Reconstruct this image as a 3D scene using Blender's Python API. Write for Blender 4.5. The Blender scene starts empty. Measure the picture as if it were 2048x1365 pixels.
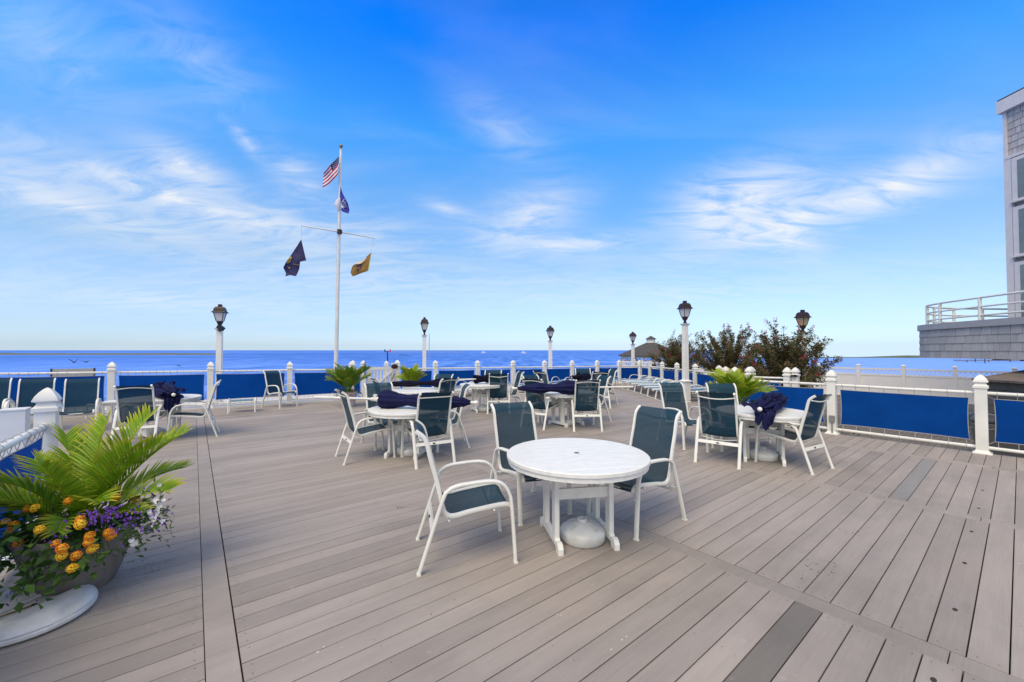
import bpy, math, random
from math import sin, cos, pi, radians, sqrt, atan2
from mathutils import Vector, Matrix, noise
random.seed(11)
S = bpy.context.scene
COL = S.collection

# ------------------------------------------------------------------ camera
F_PX = 804.0; CAM_H = 1.615; PITCH = math.atan(18.5 / F_PX)
cam_d = bpy.data.cameras.new('camera'); cam = bpy.data.objects.new('camera', cam_d); COL.objects.link(cam)
cam_d.sensor_width = 36.0; cam_d.lens = F_PX / 2048 * 36.0
cam_d.clip_start = 0.05; cam_d.clip_end = 60000
cam.location = (0, 0, CAM_H); cam.rotation_euler = (pi / 2 + PITCH, 0, 0)
S.camera = cam

# ------------------------------------------------------------------ sky, sun, exposure
SUN_EL, SUN_AZ = radians(55), radians(212)      # azimuth clockwise from +Y (sun behind the camera, to the left)
W = bpy.data.worlds.new('World'); S.world = W; W.use_nodes = True
nt = W.node_tree; nt.nodes.clear()
def N(tree, typ, **kw):
    n = tree.nodes.new(typ)
    for k, v in kw.items():
        if k == 'ins':
            for i, val in v.items(): n.inputs[i].default_value = val
        else: setattr(n, k, v)
    return n
def M_(tree, op, a, b=None, c=None):
    n = tree.nodes.new('ShaderNodeMath'); n.operation = op
    for i, v in enumerate((a, b, c)):
        if v is None: continue
        if isinstance(v, (int, float)): n.inputs[i].default_value = v
        else: tree.links.new(v, n.inputs[i])
    return n.outputs[0]
def ramp(tree, fac, stops, interp='LINEAR'):
    r = tree.nodes.new('ShaderNodeValToRGB'); e = r.color_ramp.elements; r.color_ramp.interpolation = interp
    while len(e) < len(stops): e.new(0.5)
    for el, (p, c) in zip(e, stops):
        el.position = p; el.color = (c[0], c[1], c[2], 1) if not isinstance(c, (int, float)) else (c, c, c, 1)
    tree.links.new(fac, r.inputs[0]); return r.outputs[0]
tc = N(nt, 'ShaderNodeTexCoord'); sep = N(nt, 'ShaderNodeSeparateXYZ'); nt.links.new(tc.outputs['Generated'], sep.inputs[0])
X, Y, Z = sep.outputs
zc = M_(nt, 'MAXIMUM', Z, 0.012)
cmb = N(nt, 'ShaderNodeCombineXYZ')
for i, o in enumerate((X, Y, zc)): nt.links.new(o, cmb.inputs[i])
sky = N(nt, 'ShaderNodeTexSky', sky_type='NISHITA', sun_disc=False, sun_elevation=SUN_EL, sun_rotation=SUN_AZ,
        air_density=1.0, dust_density=0.6, ozone_density=2.5, altitude=0)
nt.links.new(cmb.outputs[0], sky.inputs[0])
tint = ramp(nt, zc, [(0.0, (0.290, 0.375, 0.56)), (0.05, (0.285, 0.335, 0.455)), (0.10, (0.315, 0.352, 0.45)), (0.20, (0.345, 0.395, 0.425)), (0.354, (0.25, 0.455, 0.585)),
                     (0.47, (0.13, 0.485, 0.73)), (0.633, (0.0, 0.345, 0.87)), (0.80, (0.0, 0.22, 0.52)), (1.0, (0.0, 0.18, 0.40))])
tint4 = N(nt, 'ShaderNodeVectorMath', operation='SCALE', ins={3: 4.0}); nt.links.new(tint, tint4.inputs[0]); tint = tint4.outputs[0]
skyt = N(nt, 'ShaderNodeMix', data_type='RGBA', blend_type='MULTIPLY', ins={0: 1.0})
nt.links.new(sky.outputs[0], skyt.inputs[6]); nt.links.new(tint, skyt.inputs[7])
# cirrus: warped streaky noise on a flat cloud layer seen in perspective
den = M_(nt, 'ADD', zc, 0.16)
px = M_(nt, 'DIVIDE', X, den); py = M_(nt, 'DIVIDE', Y, den)
pl = N(nt, 'ShaderNodeCombineXYZ'); nt.links.new(px, pl.inputs[0]); nt.links.new(py, pl.inputs[1])
mp = N(nt, 'ShaderNodeMapping'); mp.inputs['Rotation'].default_value = (0, 0, radians(14)); mp.inputs['Scale'].default_value = (0.75, 1.9, 1)
nt.links.new(pl.outputs[0], mp.inputs[0])
n1 = N(nt, 'ShaderNodeTexNoise', ins={'Scale': 0.9, 'Detail': 6.0, 'Roughness': 0.52, 'Distortion': 1.1}); nt.links.new(mp.outputs[0], n1.inputs['Vector'])
n2 = N(nt, 'ShaderNodeTexNoise', ins={'Scale': 3.2, 'Detail': 8.0, 'Roughness': 0.63, 'Distortion': 1.3}); nt.links.new(mp.outputs[0], n2.inputs['Vector'])
veil = ramp(nt, n1.outputs['Fac'], [(0.42, 0.0), (0.80, 0.55)], 'EASE')
wisp = ramp(nt, n2.outputs['Fac'], [(0.30, 0.0), (0.64, 1.0)], 'EASE')
az = M_(nt, 'ARCTAN2', X, Y); el = M_(nt, 'ARCSINE', Z)
ae = N(nt, 'ShaderNodeCombineXYZ'); nt.links.new(az, ae.inputs[0]); nt.links.new(el, ae.inputs[1])
def patch(px_, py_, wpx, hpx, rot, amp):
    """a bank of cirrus round one compass direction / height in the sky"""
    a0 = math.atan((px_ - 1024) / F_PX); e0 = math.atan((701 - py_) / F_PX * cos(a0))
    wa = wpx / F_PX * cos(a0) ** 2; he = hpx / F_PX * cos(a0)
    mpg = N(nt, 'ShaderNodeMapping', vector_type='TEXTURE'); mpg.inputs['Location'].default_value = (a0, e0, 0); mpg.inputs['Rotation'].default_value = (0, 0, rot); mpg.inputs['Scale'].default_value = (wa * 2.4, he * 2.3, 1)
    nt.links.new(ae.outputs[0], mpg.inputs[0]); gr = N(nt, 'ShaderNodeTexGradient', gradient_type='QUADRATIC_SPHERE'); nt.links.new(mpg.outputs[0], gr.inputs[0])
    return gr.outputs['Fac'], amp
tot = None
for p in [(1500, 385, 120, 48, 0.15, 1.25), (1640, 420, 230, 34, 0.22, 1.1), (1790, 385, 70, 26, 0.1, 0.9), (1590, 480, 70, 30, -0.2, 0.9), (1420, 430, 90, 60, 0, 0.6),
          (150, 415, 260, 34, -0.16, 1.0), (360, 325, 75, 26, -0.2, 1.2), (480, 270, 40, 12, -0.75, 0.9), (590, 350, 60, 30, -0.5, 0.8), (340, 395, 90, 14, -0.2, 0.9),
          (180, 330, 240, 40, -0.05, 0.55), (90, 90, 260, 80, -0.3, 0.42), (380, 110, 150, 60, -0.3, 0.4), (1010, 260, 90, 35, -0.4, 0.5),
          (1060, 430, 90, 40, 0.3, 0.85), (1120, 490, 110, 24, -0.1, 0.7), (890, 415, 40, 10, -0.2, 0.7), (1200, 480, 80, 14, 0.05, 0.6), (750, 470, 200, 60, 0, 0.35),
          (500, 440, 260, 40, -0.08, 0.8), (1880, 330, 150, 60, 0.2, 0.4), (700, 560, 500, 40, 0.02, 0.5), (300, 600, 500, 30, 0.0, 0.45), (1400, 590, 500, 40, 0.0, 0.4)]:
    g, am = patch(*p); tot = M_(nt, 'MULTIPLY', g, am) if tot is None else M_(nt, 'MULTIPLY_ADD', g, am, tot)
cl = M_(nt, 'ADD', M_(nt, 'MULTIPLY', veil, 0.22), M_(nt, 'MULTIPLY', M_(nt, 'MULTIPLY', tot, M_(nt, 'ADD', wisp, 0.16)), 0.60))
def sstep(v, a, b_):
    mr = N(nt, 'ShaderNodeMapRange', interpolation_type='SMOOTHSTEP', ins={1: a, 2: b_, 3: 0.0, 4: 1.0}); nt.links.new(v, mr.inputs[0]); return mr.outputs[0]
# unseen cloud sheet, added overhead and behind the camera for neutral fill light
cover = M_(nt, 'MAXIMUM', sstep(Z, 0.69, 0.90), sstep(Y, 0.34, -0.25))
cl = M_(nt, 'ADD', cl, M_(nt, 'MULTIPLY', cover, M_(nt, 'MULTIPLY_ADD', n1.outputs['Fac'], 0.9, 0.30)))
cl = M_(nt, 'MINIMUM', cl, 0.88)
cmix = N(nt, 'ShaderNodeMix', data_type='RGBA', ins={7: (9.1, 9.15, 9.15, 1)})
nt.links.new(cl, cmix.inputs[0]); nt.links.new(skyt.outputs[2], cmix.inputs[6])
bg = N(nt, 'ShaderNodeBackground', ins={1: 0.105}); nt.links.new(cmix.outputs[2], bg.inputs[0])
wo = N(nt, 'ShaderNodeOutputWorld'); nt.links.new(bg.outputs[0], wo.inputs[0])

sun_d = bpy.data.lights.new('sun', 'SUN'); sun = bpy.data.objects.new('sun', sun_d); COL.objects.link(sun)
sun_d.energy = 2.6; sun_d.angle = radians(40); sun_d.color = (1.0, 0.84, 0.60)
sd = Vector((sin(SUN_AZ) * cos(SUN_EL), cos(SUN_AZ) * cos(SUN_EL), sin(SUN_EL)))
sun.rotation_euler = sd.to_track_quat('Z', 'Y').to_euler(); sun.location = (0, 0, 30)

vs = S.view_settings
vs.view_transform = 'Standard'; vs.look = 'None'; vs.exposure = 0.0; vs.gamma = 1.0; vs.use_curve_mapping = False
S.render.engine = 'CYCLES'
S.cycles.max_bounces = 5; S.cycles.transparent_max_bounces = 12; S.cycles.use_denoising = True

# ------------------------------------------------------------------ pixel helper (layout measurements on the photograph's ground plane)
def ray(u, v):
    x, y, z = u - 1024.0, F_PX, 682.5 - v
    return Vector((x, y * cos(PITCH) - z * sin(PITCH), y * sin(PITCH) + z * cos(PITCH)))
def on_z(u, v, z=0.0):
    d = ray(u, v); k = (z - CAM_H) / d.z; return Vector((d.x * k, d.y * k, z))
def at_y(u, v, Yd):
    d = ray(u, v); k = Yd / d.y; return Vector((d.x * k, Yd, CAM_H + d.z * k))

# ------------------------------------------------------------------ materials
def mat(name, col, rough=0.5, var=0.06, vscale=6.0, bump=0.0, bscale=60.0, spec=0.4, metal=0.0, col2=None, stretch=None, rnd=0.0, island=False, alpha=None, sub=None, coat=0.0):
    m = bpy.data.materials.new(name); m.use_nodes = True; t = m.node_tree; b = t.nodes['Principled BSDF']
    b.inputs['Roughness'].default_value = rough; b.inputs['Specular IOR Level'].default_value = spec; b.inputs['Metallic'].default_value = metal
    if coat: b.inputs['Coat Weight'].default_value = coat
    co = N(t, 'ShaderNodeTexCoord'); vec = co.outputs['Object']
    if stretch:
        mpn = N(t, 'ShaderNodeMapping'); mpn.inputs['Scale'].default_value = stretch; t.links.new(vec, mpn.inputs[0]); vec = mpn.outputs[0]
    info = N(t, 'ShaderNodeObjectInfo'); geo = N(t, 'ShaderNodeNewGeometry')
    off = N(t, 'ShaderNodeVectorMath', operation='ADD'); t.links.new(vec, off.inputs[0])
    sc = M_(t, 'MULTIPLY', info.outputs['Random'], 37.0); t.links.new(sc, off.inputs[1]); vec = off.outputs[0]
    nz = N(t, 'ShaderNodeTexNoise', ins={'Scale': vscale, 'Detail': 6.0, 'Roughness': 0.6}); t.links.new(vec, nz.inputs['Vector'])
    c2 = col2 or tuple(max(0, c * (1 - 2.2 * var)) for c in col); c1 = col if col2 else tuple(min(1, c * (1 + var)) for c in col)
    colr = ramp(t, nz.outputs['Fac'], [(0.3, c2), (0.68, c1)])
    if rnd:
        r = geo.outputs['Random Per Island'] if island else info.outputs['Random']
        if island == 'both': r = M_(t, 'FRACT', M_(t, 'ADD', geo.outputs['Random Per Island'], info.outputs['Random']))
        k = M_(t, 'MULTIPLY_ADD', r, 2 * rnd, 1 - rnd)
        hs = N(t, 'ShaderNodeHueSaturation'); t.links.new(colr, hs.inputs['Color']); t.links.new(k, hs.inputs['Value']); colr = hs.outputs[0]
    t.links.new(colr, b.inputs['Base Color'])
    if bump:
        nb = N(t, 'ShaderNodeTexNoise', ins={'Scale': bscale, 'Detail': 5.0, 'Roughness': 0.6}); t.links.new(vec, nb.inputs['Vector'])
        bp = N(t, 'ShaderNodeBump', ins={'Strength': bump, 'Distance': 0.01}); t.links.new(nb.outputs['Fac'], bp.inputs['Height']); t.links.new(bp.outputs[0], b.inputs['Normal'])
    if alpha is not None or sub:
        out = t.nodes['Material Output']
        tr = N(t, 'ShaderNodeBsdfTransparent') if alpha is not None else N(t, 'ShaderNodeBsdfTranslucent')
        mx = N(t, 'ShaderNodeMixShader')
        if alpha is not None: mx.inputs[0].default_value = alpha; a, bb = tr.outputs[0], b.outputs[0]
        else:
            mx.inputs[0].default_value = sub; t.links.new(colr, tr.inputs[0]); a, bb = b.outputs[0], tr.outputs[0]
        t.links.new(a, mx.inputs[1]); t.links.new(bb, mx.inputs[2]); t.links.new(mx.outputs[0], out.inputs[0])
    return m
WHITE = mat('white_vinyl', (0.79, 0.77, 0.70), 0.38, 0.05, 3, 0.03, 40)
FRAME = mat('white_powder_coat', (0.80, 0.785, 0.71), 0.35, 0.05, 5, 0.02, 200)
TABLE = mat('white_poly_lumber', (0.80, 0.79, 0.73), 0.42, 0.055, 9, 0.08, 120, stretch=(1, 6, 1))
BASEW = mat('weathered_white_plastic', (0.74, 0.735, 0.71), 0.5, 0.08, 5, 0.05, 30, col2=(0.50, 0.50, 0.46))
SLING = mat('navy_sling_mesh', (0.014, 0.050, 0.078), 0.7, 0.08, 30, 0.25, 900, spec=0.12, alpha=0.90)
SLINGL = mat('blue_sling_mesh', (0.09, 0.21, 0.32), 0.6, 0.08, 30, 0.25, 900, spec=0.3, alpha=0.9)
PANEL = mat('blue_mesh_cloth', (0.0012, 0.064, 0.295), 0.78, 0.06, 3.5, 0.2, 700, spec=0.1, rnd=0.08, sub=0.25)
NAVY = mat('navy_canvas', (0.012, 0.014, 0.062), 0.85, 0.18, 9, 0.15, 300, spec=0.15)
NAVYB = mat('dark_navy_canvas', (0.006, 0.006, 0.022), 0.85, 0.18, 9, 0.15, 300, spec=0.15)
ROPE = mat('grey_cord', (0.42, 0.41, 0.39), 0.8)
BLACK = mat('black_metal', (0.012, 0.011, 0.011), 0.45, 0.1)
BRONZE = mat('dark_bronze', (0.035, 0.018, 0.014), 0.45, 0.12)
GLASS = mat('frosted_lamp_glass', (0.62, 0.60, 0.56), 0.25, 0.06, 8, spec=0.5)
GLASSY = mat('yellowed_lamp_glass', (0.52, 0.42, 0.24), 0.25, 0.06, 8, spec=0.5)
def deck_mat(name, c1, c2):
    m = mat(name, c1, 0.68, 0.05, 1.2, 0.0, spec=0.25, col2=c2, stretch=(0.8, 5.5, 1), rnd=0.105, island='both')
    t = m.node_tree; b = t.nodes['Principled BSDF']
    src = b.inputs['Base Color'].links[0].from_socket
    co = N(t, 'ShaderNodeTexCoord'); mpn = N(t, 'ShaderNodeMapping'); mpn.inputs['Scale'].default_value = (3, 140, 1)
    info = N(t, 'ShaderNodeObjectInfo'); ad = N(t, 'ShaderNodeVectorMath', operation='ADD')
    t.links.new(co.outputs['Object'], ad.inputs[0]); t.links.new(M_(t, 'MULTIPLY', info.outputs['Random'], 53.0), ad.inputs[1]); t.links.new(ad.outputs[0], mpn.inputs[0])
    nz = N(t, 'ShaderNodeTexNoise', ins={'Scale': 1.0, 'Detail': 5.0, 'Roughness': 0.7}); t.links.new(mpn.outputs[0], nz.inputs['Vector'])
    k = ramp(t, nz.outputs['Fac'], [(0.25, 0.90), (0.75, 1.07)])
    mx = N(t, 'ShaderNodeMix', data_type='RGBA', blend_type='MULTIPLY', ins={0: 1.0}); t.links.new(src, mx.inputs[6]); t.links.new(k, mx.inputs[7])
    # scuffs and old stains, in deck coordinates
    geo = N(t, 'ShaderNodeNewGeometry'); st = N(t, 'ShaderNodeTexNoise', ins={'Scale': 0.55, 'Detail': 7.0, 'Roughness': 0.62}); t.links.new(geo.outputs['Position'], st.inputs['Vector'])
    sk = ramp(t, st.outputs['Fac'], [(0.30, (0.78, 0.79, 0.78)), (0.50, (1, 1, 1)), (0.75, (1.07, 1.04, 1.0))])
    mx2 = N(t, 'ShaderNodeMix', data_type='RGBA', blend_type='MULTIPLY', ins={0: 1.0}); t.links.new(mx.outputs[2], mx2.inputs[6]); t.links.new(sk, mx2.inputs[7])
    sp = N(t, 'ShaderNodeTexNoise', ins={'Scale': 19.0, 'Detail': 2.0}); t.links.new(geo.outputs['Position'], sp.inputs['Vector'])
    spk = ramp(t, sp.outputs['Fac'], [(0.70, (1, 1, 1)), (0.735, (1.16, 1.15, 1.12))])
    mx3 = N(t, 'ShaderNodeMix', data_type='RGBA', blend_type='MULTIPLY', ins={0: 1.0}); t.links.new(mx2.outputs[2], mx3.inputs[6]); t.links.new(spk, mx3.inputs[7])
    t.links.new(mx3.outputs[2], b.inputs['Base Color'])
    bp = N(t, 'ShaderNodeBump', ins={'Strength': 0.18, 'Distance': 0.003}); t.links.new(nz.outputs['Fac'], bp.inputs['Height']); t.links.new(bp.outputs[0], b.inputs['Normal'])
    return m
BOARD = deck_mat('composite_decking', (0.362, 0.314, 0.272), (0.300, 0.262, 0.229))
BOARDM = deck_mat('slightly_greyer_decking', (0.30, 0.285, 0.262), (0.26, 0.245, 0.225))
BOARDN = deck_mat('newer_grey_decking', (0.205, 0.182, 0.158), (0.172, 0.153, 0.134))
DARK = mat('deck_underside', (0.012, 0.011, 0.010), 0.9)

# ------------------------------------------------------------------ mesh builder
class MB:
    def __init__(s): s.v = []; s.f = []; s.m = []; s.mi = 0
    def add(s, vs_, fs):
        o = len(s.v); s.v += [tuple(p) for p in vs_]
        for f in fs: s.f.append(tuple(i + o for i in f)); s.m.append(s.mi)
        return s
    def box(s, c, d, rz=0.0, rot=None, taper=1.0):
        R = rot or Matrix.Rotation(rz, 3, 'Z'); c = Vector(c); h = Vector(d) / 2; P = []
        for z in (-1, 1):
            k = 1.0 if z < 0 else taper
            for x, y in ((-1, -1), (1, -1), (1, 1), (-1, 1)): P.append(c + R @ Vector((x * h.x * k, y * h.y * k, z * h.z)))
        return s.add(P, [(3, 2, 1, 0), (4, 5, 6, 7), (0, 1, 5, 4), (1, 2, 6, 5), (2, 3, 7, 6), (3, 0, 4, 7)])
    def cyl(s, p0, p1, r0, r1=None, n=12, cap=True):
        r1 = r0 if r1 is None else r1; p0 = Vector(p0); p1 = Vector(p1); d = (p1 - p0).normalized()
        a = d.orthogonal().normalized(); b = d.cross(a); P = []
        for p, r in ((p0, r0), (p1, r1)):
            for i in range(n): t = 2 * pi * i / n; P.append(p + a * (r * cos(t)) + b * (r * sin(t)))
        F = [(i, (i + 1) % n, n + (i + 1) % n, n + i) for i in range(n)]
        if cap: F += [tuple(range(n - 1, -1, -1)), tuple(range(n, 2 * n))]
        return s.add(P, F)
    def tube(s, path, r, n=8, closed=False):
        path = [Vector(p) for p in path]; m = len(path); P = []; up = None
        for i, p in enumerate(path):
            if closed: d = path[(i + 1) % m] - path[i - 1]
            else: d = path[min(i + 1, m - 1)] - path[max(i - 1, 0)]
            d.normalize()
            if up is None: up = d.orthogonal().normalized()
            a = (up - d * up.dot(d)); a = a.normalized() if a.length > 1e-5 else d.orthogonal().normalized(); up = a; b = d.cross(a)
            rr = r[i] if isinstance(r, (list, tuple)) else r
            for k in range(n): t = 2 * pi * k / n; P.append(p + a * (rr * cos(t)) + b * (rr * sin(t)))
        F = []
        for i in range(m if closed else m - 1):
            j = (i + 1) % m
            for k in range(n): F.append((i * n + k, i * n + (k + 1) % n, j * n + (k + 1) % n, j * n + k))
        if not closed: F += [tuple(range(n - 1, -1, -1)), tuple(range((m - 1) * n, m * n))]
        return s.add(P, F)
    def strap(s, path, x, w, t):
        """flat tube swept along a path in the y-z plane, at lateral position x, w wide (x) and t thick"""
        pr = [(-.5, -.3), (-.5, .3), (-.38, .5), (.38, .5), (.5, .3), (.5, -.3), (.38, -.5), (-.38, -.5)]; n = 8; m = len(path); P = []
        for i, (y, z) in enumerate(path):
            y0, z0 = path[max(i - 1, 0)]; y1, z1 = path[min(i + 1, m - 1)]; L = math.hypot(y1 - y0, z1 - z0) or 1
            ny, nz_ = -(z1 - z0) / L, (y1 - y0) / L
            for a, b in pr: P.append((x + a * w, y + ny * b * t, z + nz_ * b * t))
        F = [(i * n + k, i * n + (k + 1) % n, (i + 1) * n + (k + 1) % n, (i + 1) * n + k) for i in range(m - 1) for k in range(n)]
        F += [tuple(range(n - 1, -1, -1)), tuple(range((m - 1) * n, m * n))]
        return s.add(P, F)
    def lathe(s, prof, n=24, c=(0, 0, 0), sx=1.0, sy=1.0, cap=True, sq=0.0):
        P = []; c = Vector(c)
        for r, z in prof:
            for k in range(n):
                t = 2 * pi * k / n; P.append(c + Vector((r * cos(t) * sx, r * sin(t) * sy, z)))
        m = len(prof); F = [(i * n + k, i * n + (k + 1) % n, (i + 1) * n + (k + 1) % n, (i + 1) * n + k) for i in range(m - 1) for k in range(n)]
        if cap: F += [tuple(range(n - 1, -1, -1)), tuple(range((m - 1) * n, m * n))]
        return s.add(P, F)
    def sqlathe(s, prof, c=(0, 0, 0), rz=0.0):
        """square cross-section of half-width r at each height"""
        P = []; c = Vector(c); R = Matrix.Rotation(rz, 3, 'Z')
        for r, z in prof:
            for x, y in ((-1, -1), (1, -1), (1, 1), (-1, 1)): P.append(c + R @ Vector((x * r, y * r, z)))
        m = len(prof); F = [(i * 4 + k, i * 4 + (k + 1) % 4, (i + 1) * 4 + (k + 1) % 4, (i + 1) * 4 + k) for i in range(m - 1) for k in range(4)]
        F += [(3, 2, 1, 0), tuple(range((m - 1) * 4, m * 4))]
        return s.add(P, F)
    def prism(s, poly, z0, z1):
        n = len(poly); P = [(x, y, z0) for x, y in poly] + [(x, y, z1) for x, y in poly]
        F = [tuple(range(n - 1, -1, -1)), tuple(range(n, 2 * n))] + [(i, (i + 1) % n, n + (i + 1) % n, n + i) for i in range(n)]
        return s.add(P, F)
    def grid(s, fn, nu, nv):
        P = [fn(i / nu, j / nv) for j in range(nv + 1) for i in range(nu + 1)]
        F = [(j * (nu + 1) + i, j * (nu + 1) + i + 1, (j + 1) * (nu + 1) + i + 1, (j + 1) * (nu + 1) + i) for j in range(nv) for i in range(nu)]
        return s.add(P, F)
    def mesh(s, name, mats, smooth=False):
        me = bpy.data.meshes.new(name); me.from_pydata(s.v, [], s.f); mats = mats if isinstance(mats, (list, tuple)) else [mats]
        for m in mats: me.materials.append(m)
        if len(mats) > 1: me.polygons.foreach_set('material_index', s.m)
        if smooth:
            me.polygons.foreach_set('use_smooth', [True] * len(me.polygons))
            try: me.set_sharp_from_angle(angle=radians(smooth if smooth is not True else 40))
            except Exception: pass
        me.update(); return me
    def build(s, name, mats, parent=None, smooth=False, world=False):
        o = bpy.data.objects.new(name, s.mesh(name, mats, smooth)); COL.objects.link(o)
        if parent is not None:
            o.parent = parent
            if world: o.location = -root_loc(parent)
        return o
def root_loc(p):
    l = Vector(p.location)
    while p.parent: p = p.parent; l += p.location
    return l
def tag(o, label, cat, group=None):
    o['label'] = label; o['category'] = cat
    if group: o['group'] = group
    return o
def thing(name, label, cat, loc=(0, 0, 0), rz=0.0, group=None):
    o = bpy.data.objects.new(name, None); COL.objects.link(o); o.location = loc; o.rotation_euler = (0, 0, rz); o.empty_display_size = 0.2
    return tag(o, label, cat, group)
def struct(name, mb, m, parent=None):
    o = mb.build(name, m, parent); o['kind'] = 'structure'; return o
def link(name, me, parent, loc=(0, 0, 0), rot=None):
    o = bpy.data.objects.new(name, me); COL.objects.link(o); o.parent = parent; o.location = loc
    if rot: o.rotation_euler = rot
    return o
def dup(root, loc, rz, label, group=None):
    r = root.copy(); COL.objects.link(r); r.location = loc; r.rotation_euler = (0, 0, rz); r['label'] = label
    if group: r['group'] = group
    for ch in list(root.children):
        c = ch.copy(); COL.objects.link(c); c.parent = r
        for g in list(ch.children): d = g.copy(); COL.objects.link(d); d.parent = c
    return r
def smooth_path(pts, n=5):
    out = []; m = len(pts); D = len(pts[0])
    for i in range(m - 1):
        p0, p1, p2, p3 = pts[max(i - 1, 0)], pts[i], pts[i + 1], pts[min(i + 2, m - 1)]
        for k in range(n):
            t = k / n
            out.append(tuple(0.5 * (2 * p1[d] + (p2[d] - p0[d]) * t + (2 * p0[d] - 5 * p1[d] + 4 * p2[d] - p3[d]) * t * t + (3 * p1[d] - p0[d] - 3 * p2[d] + p3[d]) * t ** 3) for d in range(D)))
    out.append(tuple(pts[-1])); return out

# ================================================================== THE SETTING
A = math.atan2(636, 804)                    # the deck's own axes: s along the boards, t across them
D2 = Vector((cos(A), sin(A), 0)); D1 = Vector((-sin(A), cos(A), 0))
def st(s_, t_, z=0.0): v = D2 * s_ + D1 * t_; return Vector((v.x, v.y, z))
def to_st(v): return (v[0] * D2.x + v[1] * D2.y, v[0] * D1.x + v[1] * D1.y)
FAR = lambda x: 16.36 + 0.611 * x           # the line of the far fence
GZ = -0.55

# ---- sea and far shores
SEA_Z = -1.9
m = bpy.data.materials.new('sea_water'); m.use_nodes = True; t = m.node_tree; b = t.nodes['Principled BSDF']
b.inputs['Roughness'].default_value = 0.38; b.inputs['Specular IOR Level'].default_value = 0.03
geo = N(t, 'ShaderNodeNewGeometry'); mpn = N(t, 'ShaderNodeMapping'); mpn.inputs['Scale'].default_value = (0.26, 0.045, 1); t.links.new(geo.outputs['Position'], mpn.inputs[0])
nz = N(t, 'ShaderNodeTexNoise', ins={'Scale': 1.0, 'Detail': 8.0, 'Roughness': 0.62}); t.links.new(mpn.outputs[0], nz.inputs['Vector'])
mpn2 = N(t, 'ShaderNodeMapping'); mpn2.inputs['Scale'].default_value = (0.004, 0.006, 1); t.links.new(geo.outputs['Position'], mpn2.inputs[0])
nz2 = N(t, 'ShaderNodeTexNoise', ins={'Scale': 1.0, 'Detail': 5.0}); t.links.new(mpn2.outputs[0], nz2.inputs['Vector'])
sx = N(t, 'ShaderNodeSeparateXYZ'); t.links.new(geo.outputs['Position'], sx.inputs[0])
rat = M_(t, 'DIVIDE', sx.outputs[0], M_(t, 'MAXIMUM', sx.outputs[1], 1.0))       # water mixes to a paler blue towards the bay on the right
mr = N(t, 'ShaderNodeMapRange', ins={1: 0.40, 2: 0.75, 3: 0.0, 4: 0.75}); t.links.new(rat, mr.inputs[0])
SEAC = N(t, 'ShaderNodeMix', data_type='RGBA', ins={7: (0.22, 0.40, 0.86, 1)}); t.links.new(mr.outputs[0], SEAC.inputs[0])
mixf = M_(t, 'ADD', M_(t, 'MULTIPLY', nz.outputs['Fac'], 0.62), M_(t, 'MULTIPLY', nz2.outputs['Fac'], 0.38))
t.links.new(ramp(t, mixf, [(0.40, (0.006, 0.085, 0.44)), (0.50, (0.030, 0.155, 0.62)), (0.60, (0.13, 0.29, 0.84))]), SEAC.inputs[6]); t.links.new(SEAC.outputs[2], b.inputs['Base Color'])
bp = N(t, 'ShaderNodeBump', ins={'Strength': 0.9, 'Distance': 0.5}); t.links.new(nz.outputs['Fac'], bp.inputs['Height']); t.links.new(bp.outputs[0], b.inputs['Normal'])
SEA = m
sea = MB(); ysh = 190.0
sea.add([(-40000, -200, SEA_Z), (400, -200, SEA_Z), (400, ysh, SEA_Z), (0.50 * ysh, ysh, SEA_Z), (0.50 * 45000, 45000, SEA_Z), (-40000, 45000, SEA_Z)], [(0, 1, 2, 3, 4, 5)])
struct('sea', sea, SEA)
MARSH = mat('marsh_grass', (0.10, 0.125, 0.05), 0.9, 0.2, 0.05, col2=(0.17, 0.15, 0.085))
lm = MB()
def spit(mb, x0, x1, y, depth, h):
    n = 40
    for i in range(n + 1):
        pass
    def fn(u, v):
        x = x0 + (x1 - x0) * u; e = min(1, min(u, 1 - u) * 9); hh = h * e * (0.55 + 0.9 * noise.noise(Vector((x * 0.05, y, 0))) ** 2 + 0.35)
        return (x, y + depth * v * (0.4 + 0.6 * e), SEA_Z - 0.05 + hh * (0.0 if v in (0.0, 1.0) else 1.0))
    mb.grid(fn, 80, 4)
spit(lm, -560, -224, 300, 60, 1.05); struct('marsh_island', lm, MARSH)
lm = MB(); spit(lm, -280, -90, 800, 60, 0.5); struct('sandbar', lm, mat('pale_sand', (0.30, 0.27, 0.2), 0.9))
lm = MB()
def fn(u, v):
    x = 80 + 520 * u; k = max(0, 1 - abs(x - 196) / 26)
    hh = 0.28 + 0.16 * noise.noise(Vector((x * 0.07, 3, 0))) + 0.75 * k * k * (3 - 2 * k)
    return (x, ysh - 4 + 12 * v, SEA_Z - 0.06 + (hh if 0 < v else 0))
lm.grid(fn, 130, 3); struct('far_shore', lm, mat('shore_grass', (0.115, 0.14, 0.065), 0.9, 0.2, 0.2))

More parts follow.
